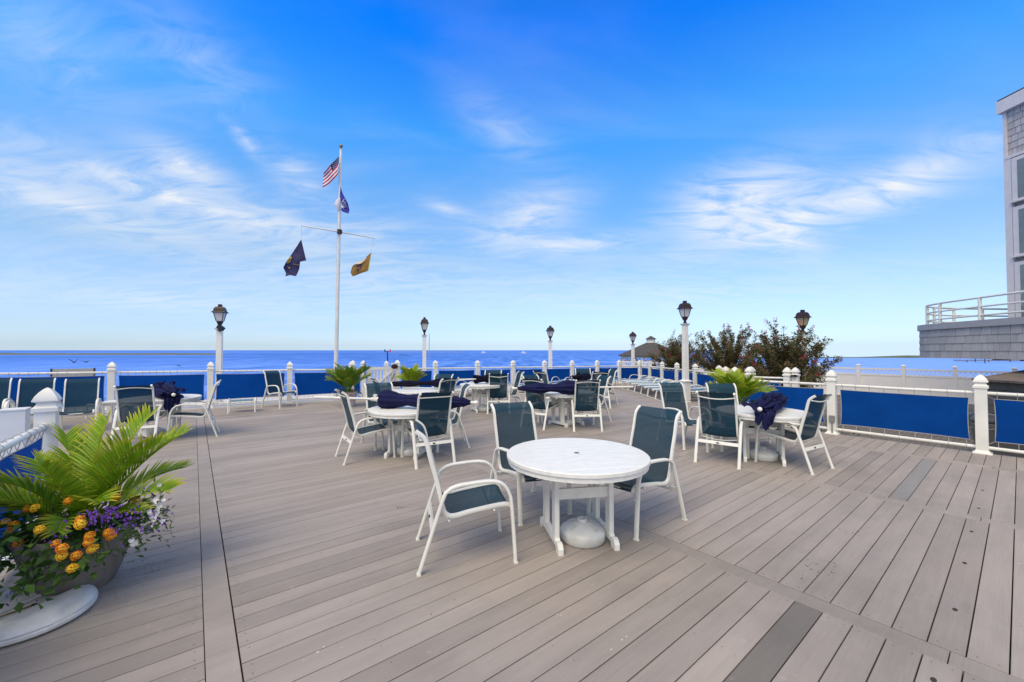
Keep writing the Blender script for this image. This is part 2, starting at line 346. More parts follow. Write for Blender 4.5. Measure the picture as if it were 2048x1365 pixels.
# ---- ground round the deck, with pavers
ground = MB(); gp = [st(9.5, -8), st(40, -14), st(34, 8), (16.5, 40), (13, 44), (5.5, 34), (6.2, 20.6), (6.4, 13.0)]
ground.prism([(p[0], p[1]) for p in gp], -2.4, GZ)
GM = mat('paved_ground', (0.20, 0.175, 0.145), 0.85, 0.1, 3, col2=(0.145, 0.13, 0.11))
t = GM.node_tree; b = t.nodes['Principled BSDF']; src = b.inputs['Base Color'].links[0].from_socket
co = N(t, 'ShaderNodeTexCoord'); mpn = N(t, 'ShaderNodeMapping'); mpn.inputs['Rotation'].default_value = (0, 0, -A); t.links.new(co.outputs['Object'], mpn.inputs[0])
bk = N(t, 'ShaderNodeTexBrick', ins={'Color1': (1, 1, 1, 1), 'Color2': (0.86, 0.84, 0.82, 1), 'Mortar': (0.45, 0.42, 0.38, 1), 'Scale': 1.0, 'Mortar Size': 0.006, 'Brick Width': 0.205, 'Row Height': 0.104})
t.links.new(mpn.outputs[0], bk.inputs['Vector']); mx = N(t, 'ShaderNodeMix', data_type='RGBA', blend_type='MULTIPLY', ins={0: 1.0}); t.links.new(src, mx.inputs[6]); t.links.new(bk.outputs[0], mx.inputs[7]); t.links.new(mx.outputs[2], b.inputs['Base Color'])
gnd = struct('ground', ground, GM)
PAV = mat('paver', (0.215, 0.185, 0.15), 0.85, 0.1, 12, 0.3, 80, col2=(0.15, 0.132, 0.11), rnd=0.14)
pm = MB().box((0, 0, 0), (0.198, 0.098, 0.04)).mesh('paver', PAV)
k = 0
for j in range(26):
    for i in range(12):
        s_, t_ = 10.45 + i * 0.206 + (0.103 if j % 2 else 0), -0.35 + j * 0.105
        if k < 300:
            link('paver', pm, gnd, st(s_, t_, GZ + 0.012 + random.uniform(-.003, .003)), (0, 0, A)); k += 1

# ---- the deck: dark underframe, every board its own piece
def clip(subject, rect):
    s0, s1, t0, t1 = rect; P = subject
    for ax, val, sg in ((0, s0, 1), (0, s1, -1), (1, t0, 1), (1, t1, -1)):
        out = []
        for i in range(len(P)):
            a, c = P[i], P[(i + 1) % len(P)]; da, dc = (a[ax] - val) * sg, (c[ax] - val) * sg
            if da >= 0: out.append(a)
            if da * dc < 0: k_ = da / (da - dc); out.append((a[0] + (c[0] - a[0]) * k_, a[1] + (c[1] - a[1]) * k_))
        P = out
        if not P: return []
    return P
EDGE = 9.80
outline_w = [st(EDGE, -3.0), st(EDGE, 4.15), Vector((7.05, 13.1, 0)), Vector((6.62, 20.45, 0)), Vector((-13.2, FAR(-13.2), 0)), Vector((-10.5, 5.4, 0)), st(-1.13, 5.68), st(-1.13, -1.5), st(2.0, -3.0)]
outline = [to_st(p) for p in outline_w]
deck = MB().prism(outline, -0.30, -0.075); deck_o = struct('deck', deck, DARK); deck_o.rotation_euler = (0, 0, A)
PITCHB = 0.1445; GAP = 0.0062; T0 = 0.0625
strips = [0.070, 3.070, 5.860, 8.590, 11.32, 14.05, 16.8]
segs = []
prev = -14.0
for x in strips: segs.append((prev, x - 0.004)); prev = x + 0.1395 + 0.0075
segs.append((prev, 20.5))
cand = []
def dark_row(s_, t_): return None
NEWROWS = {}
for (pxx, pyy, bm_) in ((1530, 1290, BOARDN), (1798, 980, BOARDM)):
    s_, t_ = to_st(on_z(pxx, pyy)); NEWROWS[(next(i for i, g in enumerate(segs) if g[0] <= s_ <= g[1]), math.floor((t_ - T0) / PITCHB))] = bm_
for gi, (s0, s1) in enumerate(segs):
    for r in range(-24, 150):
        t0 = T0 + r * PITCHB; poly = clip(outline, (s0, s1, t0 + GAP / 2, t0 + PITCHB - GAP / 2))
        if len(poly) < 3: continue
        cand.append((poly, NEWROWS.get((gi, r)), (s0, s1, t0 + GAP / 2, t0 + PITCHB - GAP / 2)))
for x in strips:
    tt = -3.4
    while tt < 20:
        poly = clip(outline, (x, x + 0.1395, tt + 0.0025, tt + 3.66)); tt += 3.6625
        if len(poly) >= 3: cand.append((poly, None, None))
def score(poly):
    best = 0; n = len(poly); cx_ = sum(p[0] for p in poly) / n; cy_ = sum(p[1] for p in poly) / n
    area = abs(sum(poly[i][0] * poly[(i + 1) % n][1] - poly[(i + 1) % n][0] * poly[i][1] for i in range(n))) / 2
    tot_ = 0
    for w in (0.02, 0.25, 0.5, 0.75, 0.98):
        smin = min(p[0] for p in poly); smax = max(p[0] for p in poly); tmin = min(p[1] for p in poly); tmax = max(p[1] for p in poly)
        for (a_, b_) in (((smin + (smax - smin) * w), cy_), (cx_, tmin + (tmax - tmin) * w)):
            v = st(a_, b_)
            if v.y < 0.3: continue
            u = 1024 + F_PX * v.x / v.y; yy = 701 + F_PX * CAM_H / v.y
            if -40 < u < 2090 and yy < 1400: tot_ += 1.0 / v.y ** 3
    return tot_ * area
cand.sort(key=lambda c: -score(c[0]))
rest = MB(); shared = {}
def bevel_board(mb, poly, z0, z1, e=0.0018):
    n = len(poly); cx_ = sum(p[0] for p in poly) / n; cy_ = sum(p[1] for p in poly) / n
    ins = []
    for (x, y) in poly:
        ins.append((x + (e if x < cx_ else -e), y + (e if y < cy_ else -e)))
    P = [(x, y, z0) for x, y in poly] + [(x, y, z1 - e) for x, y in poly] + [(x, y, z1) for x, y in ins]
    F = [tuple(range(2 * n, 3 * n))]
    for l in (0, 1): F += [(l * n + i, l * n + (i + 1) % n, (l + 1) * n + (i + 1) % n, (l + 1) * n + i) for i in range(n)]
    mb.add(P, F)
nb_ = 0
for poly, new, rect in cand:
    n = len(poly)
    area = sum(poly[i][0] * poly[(i + 1) % n][1] - poly[(i + 1) % n][0] * poly[i][1] for i in range(n))
    if area < 0: poly = poly[::-1]
    if nb_ < 298 and score(poly) > 0:
        cx_ = sum(p[0] for p in poly) / n; cy_ = sum(p[1] for p in poly) / n
        loc = [(round(p[0] - cx_, 4), round(p[1] - cy_, 4)) for p in poly]; key = (tuple(loc), new.name if new else '')
        if key not in shared:
            mb = MB(); bevel_board(mb, loc, -0.065, 0.0); shared[key] = mb.mesh('board', new or BOARD)
        link('board', shared[key], deck_o, (cx_, cy_, random.uniform(-.0008, .0008))); nb_ += 1
    else: bevel_board(rest, poly, -0.065, 0.0)
ro = rest.build('far_boards', BOARD, deck_o); ro['kind'] = 'stuff'
kn = MB().lathe([(0.0001, 0.0008), (0.013, 0.0008), (0.015, 0.0)], 12, sx=1.5, sy=0.8).mesh('knot', mat('dark_knot', (0.045, 0.035, 0.028), 0.8))
for x, y in ((1765, 55), (1738, 178), (1690, 337), (1643, 552), (1577, 870), (1430, 1350)):
    s_, t_ = to_st(on_z(1448 + x / 3.413, 965 + y / 3.413)); link('knot', kn, deck_o, (s_, t_, 0.0016))
sc_ = MB(); rs = random.Random(8)
def dot(mb, s_, t_, r, el_=1.0):
    a_ = rs.uniform(0, 3); mb.add([(s_ + r * cos(k * pi / 3 + a_), t_ + r * el_ * sin(k * pi / 3 + a_), 0.0013) for k in range(6)], [tuple(range(6))])
for x in strips[:5]:
    for r in range(-20, 60):
        for ds in (-0.045, 0.185):
            for dt in (0.035, 0.108):
                if rs.random() < .75: dot(sc_, x + ds + rs.uniform(-.006, .006), T0 + r * PITCHB + dt, .0032)
for x in strips[:4]:
    for xo in (0.75, 1.5, 2.2):
        for r in range(-20, 40):
            for dt in (0.035, 0.108):
                if rs.random() < .28: dot(sc_, x + xo + rs.uniform(-.01, .01), T0 + r * PITCHB + dt, .003)
o_ = sc_.build('screws', mat('screw_hole', (0.05, 0.042, 0.037), 0.7), deck_o); o_['kind'] = 'stuff'
sp_ = MB()
for (u, v, n, sd_, rr) in ((1645, 1140, 34, .09, .005), (1500, 1018, 10, .06, .003), (1705, 1065, 16, .06, .004), (1765, 1015, 26, .10, .003), (805, 1015, 26, .045, .005), (1170, 1120, 10, .08, .003), (300, 1130, 40, .16, .005), (905, 1205, 8, .1, .003)):
    s_, t_ = to_st(on_z(u, v))
    for k in range(n): dot(sp_, s_ + rs.gauss(0, sd_), t_ + rs.gauss(0, sd_ * .6), rr * rs.uniform(.4, 1.5), rs.uniform(.5, 1))
o_ = sp_.build('spatter_marks', mat('dark_spatter', (0.075, 0.06, 0.05), 0.8), deck_o); o_['kind'] = 'stuff'
wm = MB()
for (u, v, n) in ((905, 1090, 5), (1180, 1015, 3), (2040, 1128, 5), (1960, 1245, 2), (1240, 1285, 4), (640, 1300, 4), (1120, 1230, 3)):
    s_, t_ = to_st(on_z(u, v))
    for k in range(n): dot(wm, s_ + rs.gauss(0, .06), t_ + rs.gauss(0, .012), rs.uniform(.002, .009), rs.uniform(.3, 1))
o_ = wm.build('pale_marks', mat('pale_scuff', (0.55, 0.52, 0.49), 0.8), deck_o); o_['kind'] = 'stuff'
# pale walkway strip under the far fence
kb = MB()
for x0, x1 in ((-13.2, -5.2), (-3.9, 6.3)):
    a_, c_ = Vector((x0, FAR(x0), 0)), Vector((x1, FAR(x1), 0)); d = (c_ - a_).normalized(); nrm = Vector((-d.y, d.x, 0))
    P = [a_ - nrm * 0.10, c_ - nrm * 0.10, c_ + nrm * 2.2, a_ + nrm * 2.2]; kb.prism([(p.x, p.y) for p in P], -0.3, 0.035)
struct('walkway', kb, mat('pale_concrete', (0.60, 0.57, 0.53), 0.8, 0.06, 2, 0.1, 40))

# ================================================================== FENCES
POST_W = 0.066
CAPP = [(0.082, 0.0), (0.082, 0.035), (0.066, 0.050), (0.056, 0.068), (0.056, 0.082), (0.080, 0.094), (0.080, 0.104), (0.066, 0.140), (0.044, 0.176), (0.020, 0.203), (0.004, 0.214)]
cap_mesh = MB().sqlathe(CAPP).mesh('post_cap', WHITE, 30)
post_cache = {}
def post_mesh(h):
    h = round(h, 3)
    if h not in post_cache:
        post_cache[h] = MB().sqlathe([(0.105, 0.0), (0.105, 0.012), (0.080, 0.030), (0.072, 0.045), (POST_W, 0.055), (POST_W, h)]).mesh('post', WHITE, 30)
    return post_cache[h]
def add_post(root, p, top, rz, cap=True, base=0.0):
    o = link('post', post_mesh(top - base - (0.2 if cap else 0)), root, Vector((p[0], p[1], base)) - root_loc(root), (0, 0, rz))
    if cap:
        c = bpy.data.objects.new('post_cap', cap_mesh); COL.objects.link(c); c.parent = o; c.location = (0, 0, top - base - 0.214)
    return o
def bay(root, p, q, zt, zb, panel=True, nties=9, seed=0, sway=0.017, r=0.026, inset=0.13):
    """one bay: top rail, bottom rail, laced cloth panel; zt/zb = (z at p, z at q)"""
    p, q = Vector((p[0], p[1], 0)), Vector((q[0], q[1], 0)); d = (q - p); L = d.length; d.normalize(); nr = Vector((-d.y, d.x, 0))
    def pt(k, z): return p + d * (L * k) + Vector((0, 0, z))
    zT = lambda k: zt[0] + (zt[1] - zt[0]) * k; zB = lambda k: zb[0] + (zb[1] - zb[0]) * k
    e = 0.055 / L
    MB().tube([pt(e, zT(e)), pt(.5, zT(.5) - 0.004), pt(1 - e, zT(1 - e))], r, 10).build('top_rail', WHITE, root, 60, True)
    MB().tube([pt(e, zB(e)), pt(.5, zB(.5) - 0.004), pt(1 - e, zB(1 - e))], r, 10).build('bottom_rail', WHITE, root, 60, True)
    if not panel: return
    rng = random.Random(seed); ph = rng.uniform(0, 6); i0 = inset / L
    hi, lo = 0.085, 0.105
    def fn(u, v):
        k = i0 + (1 - 2 * i0) * u; zz = (zB(k) + lo) * (1 - v) + (zT(k) - hi) * v
        zz += 0.008 * sin(pi * u) * (1 if v < .5 else -1) * abs(2 * v - 1)
        pull = 0.012 * (1 - (2 * v - 1) ** 2) * (1 if u < .5 else -1) * (abs(2 * u - 1) ** 6)
        return p + d * (L * k + pull) + nr * (sway * (sin(u * 5 + ph) * .6 + .5 * sin(u * 11 + v * 3 + ph))) + Vector((0, 0, zz))
    po = MB().grid(fn, 16, 6).build('cloth_panel', PANEL, root, True, True)
    hem = [fn(i / 12, 1) for i in range(12)] + [fn(1, 1 - i / 6) for i in range(6)] + [fn(1 - i / 12, 0) for i in range(12)] + [fn(0, i / 6) for i in range(6)]
    c = MB().tube(hem, 0.005, 5, True).build('edge_cord', ROPE); c.parent = po
    mb = MB()
    for i in range(nties):
        u = 0.02 + 0.96 * i / (nties - 1)
        for top in (1, 0):
            b_ = fn(u, top); z = zT(i0 + (1 - 2 * i0) * u) if top else zB(i0 + (1 - 2 * i0) * u); cc = Vector((b_.x, b_.y, z)); sg = 1 if top else -1
            ring = [cc + nr * ((r + .005) * cos(a_)) + Vector((0, 0, sg * (r + .005) * sin(a_))) for a_ in [radians(x) for x in (-60, -20, 20, 60, 90, 120, 160, 200, 240)]]
            mb.tube([b_] + ring + [b_], 0.0032, 4)
    for u, pp in ((0, 0.06 / L), (1, 1 - 0.06 / L)):
        for v in (0.0, .3, .62, 1.0):
            b_ = fn(u, v); zz = b_.z + (.05 if v > .5 else -.05) * (1 if v in (0, 1) else .4); mb.tube([b_, pt(pp, zz)], 0.003, 4)
    mb.build('lacing', ROPE, root, False, True)['kind'] = 'stuff'

# right-hand fence, along the deck edge
FS = 9.72
RT = [(-3.38, ), (-1.49, ), (0.397, ), (2.284, ), (4.06, )]
root = thing('fence', 'white post and pipe fence with blue cloth panels along the right deck edge', 'fence', st(FS, 4.06))
for (t_,) in RT: add_post(root, st(FS, t_), 1.235, A)
for i in range(4): bay(root, st(FS, RT[i + 1][0]), st(FS, RT[i][0]), (0.945, 0.945), (0.095, 0.095), seed=i, nties=9)
mb = MB(); b0 = st(FS - 0.085, 2.27); mb.box(b0 + Vector((0, 0, 0.30)), (0.04, 0.085, 0.12), A); mb.cyl(b0 + Vector((0, 0, .02)), b0 + Vector((0, 0, .25)), 0.011); mb.build('junction_box', mat('grey_plastic', (0.22, 0.22, 0.21), 0.5), root, False, True)
# fence running away behind the loungers
FB = [(6.50, 20.30), (6.53, 19.05), (6.60, 17.70), (6.70, 16.35), (6.78, 14.90), (6.84, 13.30)]
root = thing('fence', 'white fence with bright blue cloth panels behind the row of loungers', 'fence', (6.84, 13.3, 0))
for i, p in enumerate(FB[1:]): add_post(root, p, 1.12, 0.05, cap=(i != 0))
bay(root, FB[0], FB[1], (0.832, .842), (.05, .05), seed=20, nties=5)
for i in range(1, 5): bay(root, FB[i], FB[i + 1], (0.845, 0.852), (0.05, 0.06), seed=21 + i, nties=6)
mid = (5.97, 11.25); add_post(root, mid, 1.16, 0.4)
bay(root, FB[5], mid, (.865, .90), (.06, .08), seed=30); bay(root, mid, st(FS, 4.06), (.90, .945), (.08, .095), seed=31)
# far fence facing the water
def fz(y): return 1.058 - 0.0223 * (y - 10.18)
def farp(pxx): k = (pxx - 1024) / F_PX; y = 16.36 / (1 - 0.611 * k); return (k * y, y)
ffa = math.atan(0.611)
root = thing('fence', 'long white fence with dark blue cloth panels facing the water, left of the gate', 'fence', farp(225) + (0,))
L_ = [(-12.0, FAR(-12.0)), farp(225), farp(422), farp(580), farp(703)]
for p in L_: add_post(root, p, fz(p[1]) + 0.262, ffa)
pg0 = farp(727)
for i in range(4): bay(root, L_[i], L_[i + 1], (fz(L_[i][1]), fz(L_[i + 1][1])), (0.125, 0.125), seed=40 + i, nties=13)
bay(root, L_[4], pg0, (fz(L_[4][1]), fz(pg0[1])), (.125, .125), seed=46, nties=3, inset=0.09)
root = thing('fence', 'long white fence with dark blue cloth panels facing the water, right of the gate', 'fence', farp(871) + (0,))
R_ = [farp(795), farp(871), farp(955), farp(1026), farp(1089), farp(1144), farp(1194), farp(1238), farp(1279)]
for p in R_[1:]: add_post(root, p, fz(p[1]) + 0.29, ffa)
for i in range(8): bay(root, R_[i], R_[i + 1], (fz(R_[i][1]), fz(R_[i + 1][1])), (0.12 - .01 * i, 0.11 - .01 * i), seed=50 + i, nties=9)
# near fence at the left, beside the planter
root = thing('fence', 'near white fence post and laced blue panel at the left edge of the deck', 'fence', st(-1.05, 5.55))
for t_ in (5.55, 3.66, 1.77): add_post(root, st(-1.05, t_), 1.272, A)
for t_ in (5.55, 3.66): bay(root, st(-1.05, t_), st(-1.05, t_ - 1.89), (0.93, 0.93), (0.09, 0.09), seed=60 + int(t_), nties=12, r=0.028)
root = thing('gate_post', 'flat-topped white square post beside the near fence post', 'post', (-4.86, 3.95, 0))
MB().sqlathe([(0.105, 0), (0.105, .012), (.082, .03), (.080, .04), (.080, 1.03), (.086, 1.031), (.086, 1.043), (.07, 1.047)]).build('shaft', WHITE, root, 30).rotation_euler = (0, 0, A)
# picket gate
root = thing('picket_gate', 'white picket gate with a dark oval plaque in the far fence', 'gate', farp(727) + (0,))
ga, gb = Vector(farp(727) + (0,)), Vector(farp(795) + (0,)); gd = (gb - ga); gL = gd.length; gd.normalize(); zg = 1.02
add_post(root, ga, 1.28, ffa); add_post(root, gb, 1.28, ffa)
def gbox(name, k, z, w, h, dz=0.03, m_=WHITE, tilt=0.0, off=0.0):
    c = ga + gd * (gL * k) + Vector((0, 0, z)) + Vector((gd.y, -gd.x, 0)) * off
    R = Matrix.Rotation(ffa, 3, 'Z') @ Matrix.Rotation(tilt, 3, 'Y')
    return MB().box(c, (w, dz, h), rot=R).build(name, m_, root, False, True)
gbox('stile', 0.13, 0.55, 0.09, 1.0, 0.05); gbox('stile', 0.87, 0.6, 0.10, 1.15, 0.05); gbox('top_bar', 0.5, 1.00, gL * .66, 0.10, 0.045); gbox('bottom_bar', 0.5, 0.12, gL * .66, 0.10, 0.045)
for i in range(7): gbox('picket', 0.215 + 0.095 * i, 0.55, 0.068, 0.80, 0.022)
gbox('brace', 0.55, 0.62, 0.95, 0.05, 0.03, tilt=-radians(42), off=0.03)
gbox('latch_rod', 0.03, 0.98, 0.025, 0.52, 0.03, BLACK, off=0.10); gbox('latch_box', 0.06, 0.73, 0.08, 0.07, 0.05, BLACK, off=0.10)
gbox('handle', 0.86, 0.72, 0.02, 0.26, 0.03, BLACK, tilt=radians(28), off=0.08)
c = ga + gd * (gL * 0.89) + Vector((gd.y, -gd.x, 0)) * 0.10 + Vector((0, 0, 1.06))
pq = MB(); pq.lathe([(0.0, 0), (0.115, 0.0), (0.115, 0.012), (0.10, 0.016), (0.0, 0.016)], 24, sx=1.0, sy=0.72, cap=False); po = pq.build('plaque', BRONZE, root, 40); po.location = c - ga; po.rotation_euler = (pi / 2, 0, ffa)
# dock posts behind the gate
for pxx, top, lab in ((706, 721, 'white capped dock post behind the palm left of the gate'), (773, 722, 'white capped dock post rising behind the middle of the picket gate')):
    g = at_y(pxx, top, 16.0); root = thing('dock_post', lab, 'post', (g.x, 16.0, -0.4)); add_post(root, (g.x, 16.0), g.z, 0.5, base=-0.4)
# ramp fence with double gate posts, right
root = thing('fence', 'short white ramp fence with a blue panel behind the right palm', 'fence', (6.05, 10.2, GZ))
P1, P2, P3, P4 = (5.98, 10.15), (6.12, 10.30), (6.74, 9.86), (6.90, 9.80)
for p in (P1, P2, P3): add_post(root, p, 1.20, A, base=GZ)
bay(root, P2, P3, (0.93, 0.93), (0.12, 0.12), seed=70, nties=6)
root = thing('gate_post', 'white capped post, right one of the pair with black hinges', 'post', (P4[0], P4[1], GZ)); add_post(root, P4, 1.20, A, base=GZ)
mb = MB()
for z in (1.0, 0.62):
    mb = MB(); mb.cyl((6.76, 9.75, z), (6.89, 9.71, z), 0.022); mb.lathe([(0.0, -.03), (0.028, -.02), (0.028, .02), (0, .03)], 10, (6.825, 9.72, z), cap=False); mb.build('hinge', BLACK, root, False, True)

# vinyl privacy fence with lattice top
LS = 24.0; SP = 1.5; r0 = 0.1933 * LS; ZT = 0.80
VIN = mat('off_white_vinyl', (0.76, 0.735, 0.71), 0.45, 0.03, 3)
root = thing('privacy_fence', 'tall off-white vinyl privacy fence with lattice top beyond the right fence', 'fence', st(LS, r0, GZ))
pan = MB().box((0, 0, 0), (0.03, SP - 0.12, 1.02))
pm_ = MB()
nb = 9
for i in range(nb): pm_.box((random.uniform(-.001, .001), -(SP - .12) / 2 + (SP - .12) / nb * (i + .5), 0.50), (0.024, (SP - .12) / nb - 0.008, 1.0))
slat_m = MB().box((0, 0, 0.5), (0.024, (SP - .12) / nb - 0.0005, 1.0)).mesh('slat', VIN)
rail_m = MB().box((0, 0, 0), (0.05, SP - .11, 0.075)).mesh('rail', VIN)
lat = MB(); hL = 0.20; wL = SP - .12
for sg in (1, -1):
    y = -wL / 2 - hL
    while y < wL / 2:
        a_, c_ = (y, 0.0), (y + hL, hL)
        a_ = (max(a_[0], -wL / 2), max(0, -wL / 2 - y)); c_ = (min(c_[0], wL / 2), min(hL, wL / 2 - y))
        if c_[0] - a_[0] > 0.01:
            (y0, z0), (y1, z1) = a_, c_
            lat.tube([(0.006 * sg, y0 * sg, z0), (0.006 * sg, y1 * sg, z1)], 0.012, 4)
        y += 0.135
lat_m = lat.mesh('lattice', VIN)
vpost = MB().sqlathe([(0.062, 0), (0.062, 1.46), (0.075, 1.462), (0.075, 1.485), (0.02, 1.54)]).mesh('post', VIN)
for n_ in range(-3, 9):
    t_ = r0 + n_ * SP; base = st(LS, t_, 0) - Vector((root.location.x, root.location.y, 0))
    link('post', vpost, root, base, (0, 0, A))
    midp = base + D1 * (SP / 2)
    link('rail', rail_m, root, midp + Vector((0, 0, 1.33)), (0, 0, A)); link('rail', rail_m, root, midp + Vector((0, 0, 1.07)), (0, 0, A)); link('rail', rail_m, root, midp + Vector((0, 0, 0.08)), (0, 0, A))
    lo = link('lattice', lat_m, root, midp + Vector((0, 0, 1.105)), (0, 0, A))
    for i in range(nb): link('slat', slat_m, root, midp + D1 * (-(SP - .12) / 2 + (SP - .12) / nb * (i + .5)) + Vector((0, 0, 0.06)), (0, 0, A))
# ================================================================== BUILDINGS
SHING = mat('grey_cedar_shingle', (0.47, 0.44, 0.42), 0.8, 0.05, 8, 0.25, 40, col2=(0.40, 0.375, 0.36), rnd=0.11, stretch=(3, 3, 0.7))
TRIM = mat('grey_trim', (0.40, 0.385, 0.38), 0.5, 0.03)
WTRIM = mat('white_trim_paint', (0.66, 0.62, 0.60), 0.45, 0.03)
def shingle_wall(root, path, z0, courses, exposure, wmin, wmax, seed, back=0.03):
    """courses of separate shingles along a plan polyline; outward is to the right of travel"""
    rng = random.Random(seed); path = [Vector((p[0], p[1], 0)) for p in path]
    cum = [0]
    for i in range(len(path) - 1): cum.append(cum[-1] + (path[i + 1] - path[i]).length)
    def P(sv):
        sv = max(0, min(cum[-1], sv))
        for i in range(len(path) - 1):
            if sv <= cum[i + 1] or i == len(path) - 2:
                k = (sv - cum[i]) / (cum[i + 1] - cum[i]); d = (path[i + 1] - path[i]).normalized(); return path[i] + d * (sv - cum[i]), d
    for c in range(courses):
        z = z0 + c * exposure; sv = -rng.uniform(0, wmin)
        while sv < cum[-1] - 0.02:
            w = rng.uniform(wmin, wmax); a_, e_ = max(0, sv), min(cum[-1], sv + w); sv += w
            if e_ - a_ < 0.04: continue
            pa, da = P(a_ + 0.006); pb, db = P(e_ - 0.006); d = (pb - pa); d.normalize(); nr = Vector((d.y, -d.x, 0)); lo = 0.020 + rng.uniform(0, .003); dz = rng.uniform(-.003, .003)
            V = []
            for p in (pa, pb):
                V += [p + nr * (-back) + Vector((0, 0, z)), p + nr * lo + Vector((0, 0, z + dz)), p + nr * 0.008 + Vector((0, 0, z + exposure + .004)), p + nr * (-back) + Vector((0, 0, z + exposure + .004))]
            mb = MB(); mb.add(V, [(0, 1, 5, 4), (1, 2, 6, 5), (2, 3, 7, 6), (0, 3, 2, 1), (4, 5, 6, 7), (3, 0, 4, 7)]); mb.build('shingle', SHING, root, False, True)
# curved balcony
bal = thing('balcony', 'curved grey shingled balcony with white pipe railing at the right', 'balcony', (13.0, 10.5, GZ))
front = smooth_path([(11.05, 6.6), (11.25, 7.8), (11.47, 9.0), (11.70, 10.2), (11.96, 11.3), (12.28, 12.05), (12.62, 12.42)], 6)
backp = smooth_path([(12.62, 12.42), (13.3, 12.75), (14.3, 13.0), (15.8, 13.15), (17.5, 13.2)], 5)
front_r = front[::-1]      # travel so that the outward side is on the right: from the far end towards the camera the right-hand side is... checked below
zb0, zf0 = 1.40, 2.20
core = MB(); plan = front + backp[1:] + [(17.5, 6.6)]
core.prism([(x, y) for x, y in plan], zb0 + 0.02, zf0 + 0.10)
core.build('core', mat('balcony_core', (0.12, 0.115, 0.11), 0.8), bal, False, True)
shingle_wall(bal, front_r, zb0, 4, 0.2, 0.14, 0.30, 3)
def band(name, path, off, z0, z1, m_, par):
    P = []; path = [Vector((p[0], p[1], 0)) for p in path]; n = len(path)
    for i, p in enumerate(path):
        d = (path[min(i + 1, n - 1)] - path[max(i - 1, 0)]).normalized(); nr = Vector((-d.y, d.x, 0))
        P += [p - nr * 0.05 + Vector((0, 0, z0)), p + nr * off + Vector((0, 0, z0)), p + nr * off + Vector((0, 0, z1)), p - nr * 0.05 + Vector((0, 0, z1))]
    F = [(i * 4 + k, i * 4 + (k + 1) % 4, (i + 1) * 4 + (k + 1) % 4, (i + 1) * 4 + k) for i in range(n - 1) for k in range(4)] + [(3, 2, 1, 0), tuple(range(4 * n - 4, 4 * n))]
    MB().add(P, F).build(name, m_, par, 35, True)
band('fascia', front + backp[1:], 0.055, zf0, zf0 + 0.165, TRIM, bal)
def offs(path, o):
    path = [Vector((p[0], p[1], 0)) for p in path]; n = len(path); out = []
    for i, p in enumerate(path):
        d = (path[min(i + 1, n - 1)] - path[max(i - 1, 0)]).normalized(); out.append(p + Vector((d.y, -d.x, 0)) * o)
    return out
rp = offs(front + backp[1:], 0.16)
for z, r in ((2.95, 0.028), (2.72, 0.024), (2.50, 0.024)):
    MB().tube([p + Vector((0, 0, z)) for p in rp], r, 10).build('railing_bar', WHITE, bal, 60, True)
for i in (3, 11, 18, 25, 31, 36, 40, 45, 49):
    if i < len(rp): MB().cyl(rp[i] + Vector((0, 0, zf0 + 0.1)), rp[i] + Vector((0, 0, 2.95)), 0.036, n=10).build('railing_post', WHITE, bal, 60, True)
for k in range(3): MB().box((12.6 + .15 * k, 9.2 + k * 0.7, zb0 - 0.02), (0.35, 0.12, 0.06)).build('soffit_light', BLACK, bal, False, True)
# house beyond the balcony (its corner only)
hs = thing('house', 'grey shingled house corner with tall white-trimmed windows above the balcony', 'house', (14.25, 11.5, GZ))
hx, hy1, hy0, ht = 14.25, 11.5, 6.0, 8.5; hb0 = 1.42
MB().box((hx + 2.55, (hy0 + hy1) / 2, (ht + hb0) / 2), (5.0, hy1 - hy0, ht - hb0)).build('wall', mat('house_wall', (0.31, 0.295, 0.285), 0.8), hs, False, True)
for px_, py_ in ((16.5, 11.0), (18.8, 11.0), (16.5, 6.6), (18.8, 6.6)): MB().box((px_, py_, (GZ + hb0) / 2), (.25, .25, hb0 - GZ)).build('pile', WTRIM, hs, False, True)
MB().box((hx - 0.0, hy1 - 0.085, (7.10 + hb0) / 2), (0.09, 0.17, 7.10 - hb0)).build('corner_board', WTRIM, hs, False, True)
MB().box((hx + 0.01, hy1 - 0.03, 7.80), (0.07, 0.08, 1.36)).build('corner_board', WTRIM, hs, False, True)
MB().box((hx - 0.0, hy1 - 1.5, 7.13), (0.11, 2.9, 0.08)).build('belt_trim', WTRIM, hs, False, True)
shingle_wall(hs, [(hx + .03, hy1 - 0.07), (hx + .03, hy1 - 2.4)], 7.18, 7, 0.19, 0.10, 0.22, 9)
MB().box((hx + 0.02, (hy0 + hy1) / 2 + 0.02, 8.66), (0.28, hy1 - hy0 + 0.10, 0.36)).build('eave', WTRIM, hs, False, True)
MB().box((hx + 2.46, (hy0 + hy1) / 2 + 0.03, 8.87), (5.1, hy1 - hy0 + 0.08, 0.05)).build('roof', mat('roof_edge', (0.06, 0.055, 0.05), 0.8), hs, False, True)
PANE = mat('window_glass', (0.16, 0.20, 0.20), 0.08, 0.1, 2, spec=0.8)
for z0, z1 in ((5.78, 7.06), (4.22, 5.66), (1.95, 4.10)):
    w = MB().box((hx - 0.005, hy1 - 1.0, (z0 + z1) / 2), (0.10, 1.62, z1 - z0)).build('window', WTRIM, hs, False, True)
    g = MB().box((hx - 0.055, hy1 - 1.03, (z0 + z1) / 2), (0.012, 1.42, z1 - z0 - 0.20)).build('pane', PANE, w)
    s_ = MB().box((hx - 0.075, hy1 - 1.0, z0 + 0.035), (0.06, 1.66, 0.05)).build('sill', WTRIM, w)
